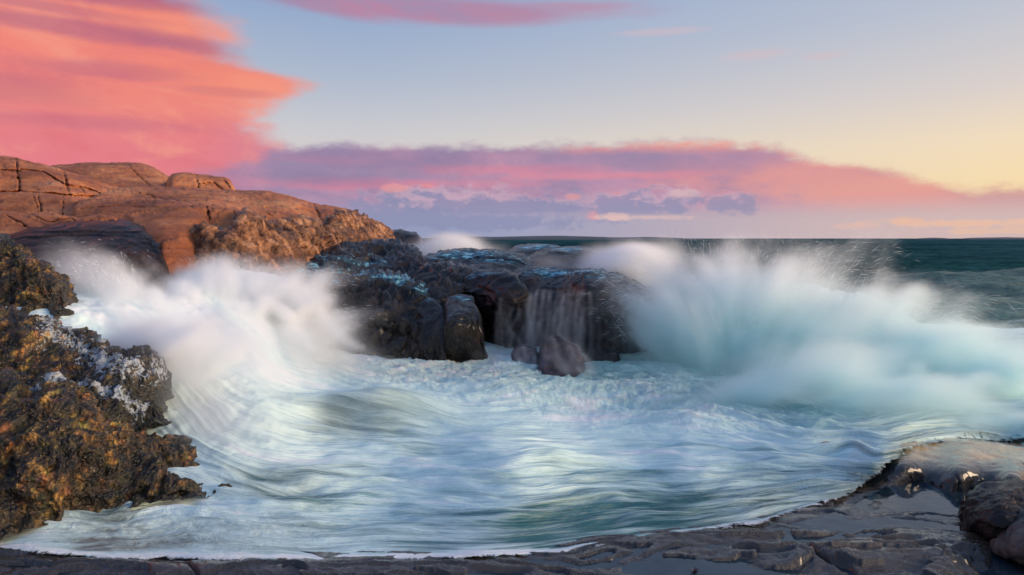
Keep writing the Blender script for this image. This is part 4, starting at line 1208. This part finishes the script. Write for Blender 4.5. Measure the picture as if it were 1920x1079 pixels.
class Vox:
    """a box of air holding drops: a density grid filled by following drops along their flight"""
    def __init__(s, lo, hi, vox):
        s.lo, s.hi = np.array(lo, float), np.array(hi, float)
        s.n = np.maximum(2, np.ceil((s.hi - s.lo) / vox).astype(int))
        s.d = np.zeros(int(np.prod(s.n)))
        s.vox = vox

    def splat(s, Pw, w):
        i = ((Pw - s.lo) / (s.hi - s.lo) * s.n).astype(int)
        ok = ((i >= 0) & (i < s.n)).all(-1)
        i = i[ok]
        s.d += np.bincount(i[:, 0] + s.n[0] * (i[:, 1] + s.n[1] * i[:, 2]), weights=np.broadcast_to(w, ok.shape)[ok], minlength=s.d.size)

    def done(s, name, mat, label, blur=1, gain=1.0):
        nx, ny, nz = s.n
        d = s.d.reshape(nz, ny, nx)
        for _ in range(blur):
            for ax in (0, 1, 2):
                q_ = np.pad(d, [(1, 1) if a == ax else (0, 0) for a in range(3)])
                sl = lambda a, b: tuple(slice(a, b) if k == ax else slice(None) for k in range(3))
                d = (q_[sl(0, -2)] + 2 * q_[sl(1, -1)] + q_[sl(2, None)]) / 4
        m_ = 4
        for ax in (0, 1, 2):       # no hard walls at the ends of the box
            n_ = d.shape[ax]
            r_ = np.clip(np.minimum(np.arange(n_), np.arange(n_)[::-1]) / m_, 0, 1)
            d = d * r_.reshape([-1 if k == ax else 1 for k in range(3)])
        d = d * gain
        d[d < 0.01] = 0
        s.d = d.astype(F)
        me = bpy.data.meshes.new(name)
        me.vertices.add(d.size)
        me.attributes.new('drops', 'FLOAT', 'POINT').data.foreach_set('value', s.d.ravel())
        o = bpy.data.objects.new(name, me)
        COL.objects.link(o)
        ng = bpy.data.node_groups.new(name, 'GeometryNodeTree')
        ng.interface.new_socket('Geometry', in_out='INPUT', socket_type='NodeSocketGeometry')
        ng.interface.new_socket('Geometry', in_out='OUTPUT', socket_type='NodeSocketGeometry')
        q = G(ng)
        gi = ng.nodes.new('NodeGroupInput')
        go = ng.nodes.new('NodeGroupOutput')
        vc = ng.nodes.new('GeometryNodeVolumeCube')
        vc.inputs['Min'].default_value = tuple(s.lo)
        vc.inputs['Max'].default_value = tuple(s.hi)
        pp = q.sep(q.node('GeometryNodeInputPosition', 0))
        idx = []
        for k, n_ in enumerate((nx, ny, nz)):
            vc.inputs['Resolution ' + 'XYZ'[k]].default_value = int(n_)
            t_ = q.math('FLOOR', (pp[k] - float(s.lo[k])) * float((n_ - 1) / (s.hi[k] - s.lo[k])) + .5)
            idx.append(q.math('MINIMUM', q.math('MAXIMUM', t_, 0.0), float(n_ - 1)))
        e = idx[0] + (idx[1] + idx[2] * float(ny)) * float(nx)
        na = ng.nodes.new('GeometryNodeInputNamedAttribute')
        na.data_type = 'FLOAT'
        na.inputs[0].default_value = 'drops'
        si = ng.nodes.new('GeometryNodeSampleIndex')
        si.data_type = 'FLOAT'
        si.domain = 'POINT'
        ng.links.new(gi.outputs[0], si.inputs['Geometry'])
        ng.links.new(na.outputs[0], si.inputs['Value'])
        ng.links.new(e.s, si.inputs['Index'])
        ng.links.new(si.outputs[0], vc.inputs['Density'])
        sm = ng.nodes.new('GeometryNodeSetMaterial')
        sm.inputs['Material'].default_value = mat
        ng.links.new(vc.outputs[0], sm.inputs[0])
        ng.links.new(sm.outputs[0], go.inputs[0])
        o.modifiers.new('drops', 'NODES').node_group = ng
        me.materials.append(mat)
        return tag(o, label, kind='stuff')


def mist_material(name, low, high, z0, z1, aniso=.15):
    m = bpy.data.materials.new(name)
    m.use_nodes = True
    m.node_tree.nodes.clear()
    q = G(m.node_tree)
    z = q.sep(pos(q))[2]
    v = m.node_tree.nodes.new('ShaderNodeVolumePrincipled')
    q.put(v.inputs['Color'], q.mix(q.mapr(z, z0, z1), low, high))
    v.inputs['Density'].default_value = 1.0
    v.inputs['Anisotropy'].default_value = aniso
    o = m.node_tree.nodes.new('ShaderNodeOutputMaterial')
    m.node_tree.links.new(v.outputs[0], o.inputs['Volume'])
    return m


def flights(src, ssp, apex, asp, dd, n, t1=1.25, wob=.024, steps=46, clumps=170, clump_k=.15, r=None):
    """paths of n drops thrown from src (px, py, dist) to the top of their arc near apex; drops fly in jets (clumps)"""
    r = r or rng
    nc = clumps
    cs = r.normal(0, 1, (nc, 3))
    ca = r.normal(0, 1, (nc, 3))
    pj = r.gamma(.55, 1.0, nc) + .05
    j = r.choice(nc, n, p=pj / pj.sum())
    a = cs[j] * (1 - clump_k) + r.normal(0, 1, (n, 3)) * clump_k
    b = ca[j] * (1 - clump_k) + r.normal(0, 1, (n, 3)) * clump_k
    b[:, 0] = .6 * b[:, 0] + .4 * a[:, 0] * 1.6
    sx = src[0] + a[:, 0] * ssp[0]
    sy = src[1] + np.abs(a[:, 1]) * 0 + a[:, 1] * ssp[1]
    sd = src[2] + a[:, 2] * ssp[2]
    S = pix(sx, sy, sd)
    A = pix(apex[0] + b[:, 0] * asp[0], apex[1] + np.abs(b[:, 1]) * asp[1], sd + dd + b[:, 2] * .5)
    hj = .35 + .75 * r.random(nc) ** .8
    hh = np.clip(hj[j] * (.25 + .75 * r.random(n) ** .55), .12, 1.12)[:, None]
    A = S + (A - S) * hh * np.array([1, 1, 1])
    for t in np.linspace(0.02, t1, steps):
        T = t + r.random((n, 1)) * (t1 / steps)
        Pw = S + (A - S) * np.concatenate([T, T, 2 * T - T * T], -1)
        Pw = Pw + r.normal(0, 1, Pw.shape) * wob * (.3 + T)
        yield float(t), Pw


def throw(vx, src, ssp, apex, asp, dd, n, w, t1=1.25, fade=0.62, **k):
    for t, Pw in flights(src, ssp, apex, asp, dd, n, t1, **k):
        vx.splat(Pw, w * (1 - fade * t / t1))


def cloud(vx, px, py, d, sx, sy, sd, n, w):
    """a drifting puff of mist"""
    Pn = rng.normal(0, 1, (n, 3))
    Pw = pix(px + Pn[:, 0] * sx, py + Pn[:, 1] * sy, d + Pn[:, 2] * sd)
    u = vnoise(Pw * np.array([.9, .9, 1.2]), 77)
    vx.splat(Pw, w * np.clip(.6 + 2.2 * u, 0, 2))


M_MIST = mist_material('spray_mist', (.865, .990, .990), (.990, .999, .996), .5, 2.7)  # low teal: dense water plus its blue skylit shade, put into the colour
M_MISTW = mist_material('white_spray_mist', (.988, .994, .993), (.995, .997, .996), .2, 1.5)

vr = Vox((1.6, 10.0, -.3), (14.2, 20.5, 3.7), .055)
K = 60000
throw(vr, (1320, 700, 15.2), (40, 20, .5), (1150, 500, 0), (50, 40, 0), .3, K // 3, .5, 1.2)
throw(vr, (1350, 710, 15.0), (40, 20, .6), (1270, 446, 0), (80, 50, 0), .5, K, .75, 1.15)
throw(vr, (1370, 720, 15.0), (60, 20, .7), (1390, 455, 0), (90, 30, 0), .5, K, .8, 1.1)
throw(vr, (1440, 720, 15.0), (80, 20, .7), (1520, 440, 0), (100, 40, 0), .4, K, .9, 1.15)
throw(vr, (1540, 740, 14.4), (90, 20, .8), (1660, 520, 0), (80, 36, 0), 0, K, 1.0, 1.35)
throw(vr, (1660, 760, 13.8), (90, 20, .7), (1800, 600, 0), (80, 26, 0), -.3, K, 1.0, 1.4)
throw(vr, (1800, 770, 13.2), (80, 20, .7), (1940, 640, 0), (70, 25, 0), -.3, K, 1.0, 1.4)
throw(vr, (1460, 790, 12.4), (100, 14, .5), (1570, 640, 0), (100, 40, 0), -.2, K, .7, 1.6, clump_k=.25)
throw(vr, (1580, 805, 11.8), (80, 8, .3), (1740, 705, 0), (80, 25, 0), -.2, K, .7, 1.6)
throw(vr, (1720, 815, 11.4), (80, 8, .3), (1900, 760, 0), (60, 20, 0), -.1, K // 2, .6, 1.4)
cloud(vr, 1380, 640, 14.8, 60, 60, .8, 180000, .26)
cloud(vr, 1500, 640, 14.4, 120, 60, .8, 240000, .30)
cloud(vr, 1700, 700, 13.6, 120, 45, .7, 200000, .28)
cloud(vr, 1880, 680, 13.6, 90, 34, .7, 160000, .28)
cloud(vr, 1450, 735, 13.2, 150, 38, .7, 200000, .12)
vr.done('wave_spray', M_MIST, 'tall burst of white and turquoise spray thrown up at right', 0, .115)

vl = Vox((-9.8, 8.2, .1), (-1.2, 18.2, 3.5), .045)
throw(vl, (430, 610, 14.6), (60, 16, .5), (410, 474, 0), (90, 40, 0), .4, K, 1.1, 1.2)
throw(vl, (480, 620, 14.8), (50, 16, .5), (540, 488, 0), (70, 50, 0), .4, K, 1.0, 1.3)
throw(vl, (540, 640, 15.0), (30, 12, .3), (630, 570, 0), (40, 50, 0), 0, K // 2, .6, 1.3)
throw(vl, (340, 590, 14.2), (40, 12, .3), (345, 500, 0), (30, 20, 0), .4, K // 3, .6, 1.1)
throw(vl, (230, 600, 13.5), (60, 14, .2), (130, 455, 0), (60, 44, 0), .1, K, .42, 1.2)
throw(vl, (190, 590, 13.3), (50, 12, .2), (215, 500, 0), (60, 34, 0), .1, K, .34, 1.3)
throw(vl, (280, 690, 10.4), (60, 20, .3), (330, 590, 0), (90, 26, 0), .2, K, .4, 1.5)
# silk-fine mist drawn down over the slope of the surge
throw(vl, (330, 560, 13.9), (70, 12, .3), (480, 700, 0), (60, 40, 0), -2.6, K, .35, 1.2, fade=.3)
throw(vl, (230, 590, 12.6), (70, 12, .3), (400, 760, 0), (50, 40, 0), -2.6, K, .35, 1.2, fade=.3)
throw(vl, (470, 560, 15.2), (60, 16, .3), (620, 690, 0), (60, 30, 0), -2.0, K, .35, 1.2, fade=.3)
cloud(vl, 260, 640, 10.8, 120, 50, .7, 200000, .11)
cloud(vl, 170, 570, 12.6, 60, 20, .3, 120000, .22)
cloud(vl, 590, 625, 14.6, 40, 22, .3, 90000, .22)
cloud(vl, 340, 720, 9.9, 80, 60, .5, 200000, .12)
cloud(vl, 390, 800, 9.1, 50, 40, .35, 160000, .22)
cloud(vl, 480, 660, 12.6, 120, 50, .9, 260000, .26)
cloud(vl, 430, 740, 10.4, 70, 40, .5, 200000, .22)
cloud(vl, 430, 570, 14.6, 80, 30, .5, 160000, .22)
vl.done('surge_spray', M_MISTW, 'white mist hanging over the surge pouring down at left', 0, .125)

vb = Vox((-5.2, 17.0, 1.0), (8.2, 29.5, 3.6), .085)
throw(vb, (840, 495, 26), (50, 6, .5), (850, 440, 0), (36, 14, 0), .3, K // 2, .4, 1.2, clumps=140, clump_k=.5)
throw(vb, (1170, 520, 19.5), (50, 10, .6), (1200, 455, 0), (50, 18, 0), .4, K // 2, .5, 1.2, clump_k=.35)
cloud(vb, 1130, 495, 20.5, 60, 9, .6, 80000, .25)
cloud(vb, 850, 472, 26, 50, 7, .6, 60000, .45)
vb.done('drifting_mist', M_MISTW, 'thin mist drifting over the sea behind the outcrop', 1, .12)

# water running off the big overhanging boulder
vf = Vox((-.9, 12.8, -.1), (4.3, 16.9, 2.7), .028)


def pour(vx, x0, x1, rim, dist, foot, n, w, nj, out=.25, lean=0.0):
    """thin falls: water leaves the rim between pixels x0 and x1 and drops to the foot"""
    jx = rng.uniform(x0, x1, nj)
    jw = rng.gamma(.6, 1.2, nj)
    jd = rng.uniform(-14, 60, nj) * (rng.random(nj) < .8)
    j = rng.integers(0, nj, n)
    x = jx[j] + rng.normal(0, .9, n)
    ry = np.interp(x, [p_[0] for p_ in rim], [p_[1] for p_ in rim]) + jd[j]
    d_ = np.interp(x, [p_[0] for p_ in dist], [p_[1] for p_ in dist])
    S = pix(x, ry, d_)
    zf = EYE - (foot - HY) / FOC * d_
    ph = rng.uniform(0, 6.28, nj)
    am = rng.gamma(1.0, .03, nj)
    T = np.sqrt(np.maximum(.05, (S[:, 2] - zf)) / 4.9)
    vo = out * (.5 + rng.random(nj)[j])
    for t in np.linspace(0, 1, 70):
        tt = (t + rng.random(n) / 70) * T
        Pw = S.copy()
        Pw[:, 1] -= vo * tt
        Pw[:, 0] += lean * tt * (.6 + .4 * rng.random(nj)[j])
        Pw[:, 2] -= 4.9 * tt * tt
        Pw[:, 0] += am[j] * (np.sin(4.5 * Pw[:, 2] + ph[j]) + .5 * np.sin(11 * Pw[:, 2] + 2 * ph[j]))
        Pw += rng.normal(0, .010, Pw.shape) * (1 + 2 * t)
        vx.splat(Pw, 1.2 * w * jw[j] * (.08 + .92 * t))


rim = [(900, 640), (940, 600), (990, 560), (1010, 545), (1040, 545), (1100, 548), (1160, 548), (1200, 560), (1240, 585)]
dst = [(900, 15.4), (990, 15.5), (1100, 15.1), (1200, 15.3), (1240, 16.0)]
pour(vf, 985, 1100, rim, dst, 662, 20000, .34, 240, .3, -.25)
pour(vf, 930, 1000, [(920, 560), (960, 575), (1000, 590)], dst, 665, 8000, .22, 80)
pour(vf, 1100, 1190, rim, dst, 680, 7000, .20, 90)
pour(vf, 1170, 1245, rim, dst, 690, 22000, .42, 130, .3, 1.1)
pour(vf, 1010, 1100, [(1010, 640), (1030, 629), (1050, 629), (1080, 647), (1100, 670)], [(1010, 14.3), (1055, 14.0), (1100, 14.2)], 700, 12000, .22, 220, .35, .8)
pour(vf, 955, 1015, [(955, 655), (975, 645), (1015, 660)], [(955, 14.6), (985, 14.5), (1015, 14.6)], 685, 6000, .2, 90, .35, .1)
cloud(vf, 960, 664, 14.7, 60, 8, .25, 30000, .5)
cloud(vf, 1080, 684, 14.1, 70, 10, .3, 50000, .5)
cloud(vf, 1190, 655, 14.8, 40, 24, .3, 80000, .5)
vf.done('waterfall', M_MISTW, 'thin veils of water running down the face of the overhanging boulder', 1, .10)

# ---- flying filaments of water at the ragged edges of the bursts
M_DROP, q = material('flying_water_drops')
M_DROP = finish(M_DROP, q, (0.86, 0.90, 0.90), .35)


def filaments(name, label, jets, seed):
    r = np.random.default_rng(seed)
    allp, allr = [], []
    for (src, ssp, apex, asp, dd, n, t1) in jets:
        fr = list(flights(src, ssp, apex, asp, dd, n, t1, wob=0.0, steps=44, clumps=120, clump_k=.35, r=r))
        pts = np.stack([p_ for _, p_ in fr], 1)
        a0 = r.integers(8, 39, n)
        ln = 5
        idx = a0[:, None] + np.arange(ln)[None]
        allp.append(pts[np.arange(n)[:, None], np.clip(idx, 0, 43)])
        prof = np.sin(np.linspace(.15, math.pi - .15, ln))[None] * r.uniform(.0006, .0021, (n, 1))
        allr.append(prof)
    Pn = np.concatenate(allp)
    # keep the flight smooth: low order fit along each filament
    t = np.linspace(-1, 1, Pn.shape[1])
    B = np.stack([t ** 0, t, t * t], 1)
    C = np.linalg.pinv(B) @ Pn.transpose(1, 0, 2).reshape(Pn.shape[1], -1)
    Pn = (B @ C).reshape(Pn.shape[1], -1, 3).transpose(1, 0, 2)
    hc = bpy.data.hair_curves.new(name)
    hc.add_curves([Pn.shape[1]] * len(Pn))
    hc.attributes['position'].data.foreach_set('vector', np.ascontiguousarray(Pn, F).ravel())
    ra = hc.attributes.get('radius') or hc.attributes.new('radius', 'FLOAT', 'POINT')
    ra.data.foreach_set('value', np.concatenate(allr).astype(F).ravel())
    hc.materials.append(M_DROP)
    o = bpy.data.objects.new(name, hc)
    COL.objects.link(o)
    return tag(o, label, kind='stuff')


filaments('flying_drops', 'fine white threads of flying drops round the tall spray at right',
          [((1320, 700, 15.0), (50, 20, .5), (1170, 480, 0), (60, 34, 0), .3, 2500, 1.3), ((1370, 720, 14.8), (60, 20, .6), (1330, 440, 0), (120, 40, 0), .4, 4000, 1.2),
           ((1440, 720, 14.6), (80, 20, .6), (1540, 430, 0), (120, 50, 0), .4, 4000, 1.2), ((1600, 750, 13.8), (90, 20, .7), (1740, 540, 0), (120, 50, 0), -.2, 4000, 1.4),
           ((1700, 790, 12.6), (120, 16, .6), (1850, 660, 0), (120, 40, 0), -.2, 3000, 1.4)], 3)
filaments('flying_drops', 'fine white threads of flying drops over the surge at left',
          [((430, 610, 14.4), (60, 16, .5), (410, 475, 0), (80, 32, 0), .3, 3500, 1.25), ((480, 620, 14.6), (50, 16, .4), (560, 490, 0), (60, 40, 0), .3, 3500, 1.35),
           ((540, 640, 14.8), (30, 12, .3), (630, 570, 0), (34, 30, 0), 0, 2000, 1.4), ((220, 600, 13.3), (60, 14, .3), (150, 455, 0), (80, 34, 0), .1, 3000, 1.2)], 4)

# ---- a tuft of dark weed on the shelf
M_WEED, q = material('dark_red_seaweed')
M_WEED = finish(M_WEED, q, q.mix(q.noise(pos(q), 40, 3, .6), (0.012, 0.006, 0.006), (0.05, 0.02, 0.016)), .35)
r_ = np.random.default_rng(12)
c0 = pix(1301, 1068, 6.05)
c0[2] = .03
rows = []
for k in range(26):
    th = r_.uniform(0, 6.283)
    L_ = r_.uniform(.03, .075)
    t = np.linspace(0, 1, 5)
    ctr = np.stack([c0[0] + np.cos(th) * L_ * t * .8, c0[1] + np.sin(th) * L_ * t * .8, c0[2] + L_ * (1.2 * t - .7 * t * t) * r_.uniform(.6, 1.4)], -1)
    wv = np.array([-math.sin(th), math.cos(th), .3]) * .006
    rows.append(np.concatenate([ctr - wv * (1.1 - t)[:, None], (ctr + wv * (1.1 - t)[:, None])[::-1]]))
me = bpy.data.meshes.new('seaweed_tuft')
vs, fs = [], []
for b_ in rows:
    o0 = len(vs)
    vs += [tuple(v) for v in b_]
    fs += [(o0 + i, o0 + i + 1, o0 + 8 - i, o0 + 9 - i) for i in range(4)]
me.from_pydata(vs, [], fs)
me.materials.append(M_WEED)
o = bpy.data.objects.new('seaweed_tuft', me)
COL.objects.link(o)
tag(o, 'tiny dark tuft of seaweed on the wet shelf at the bottom edge', 'seaweed')
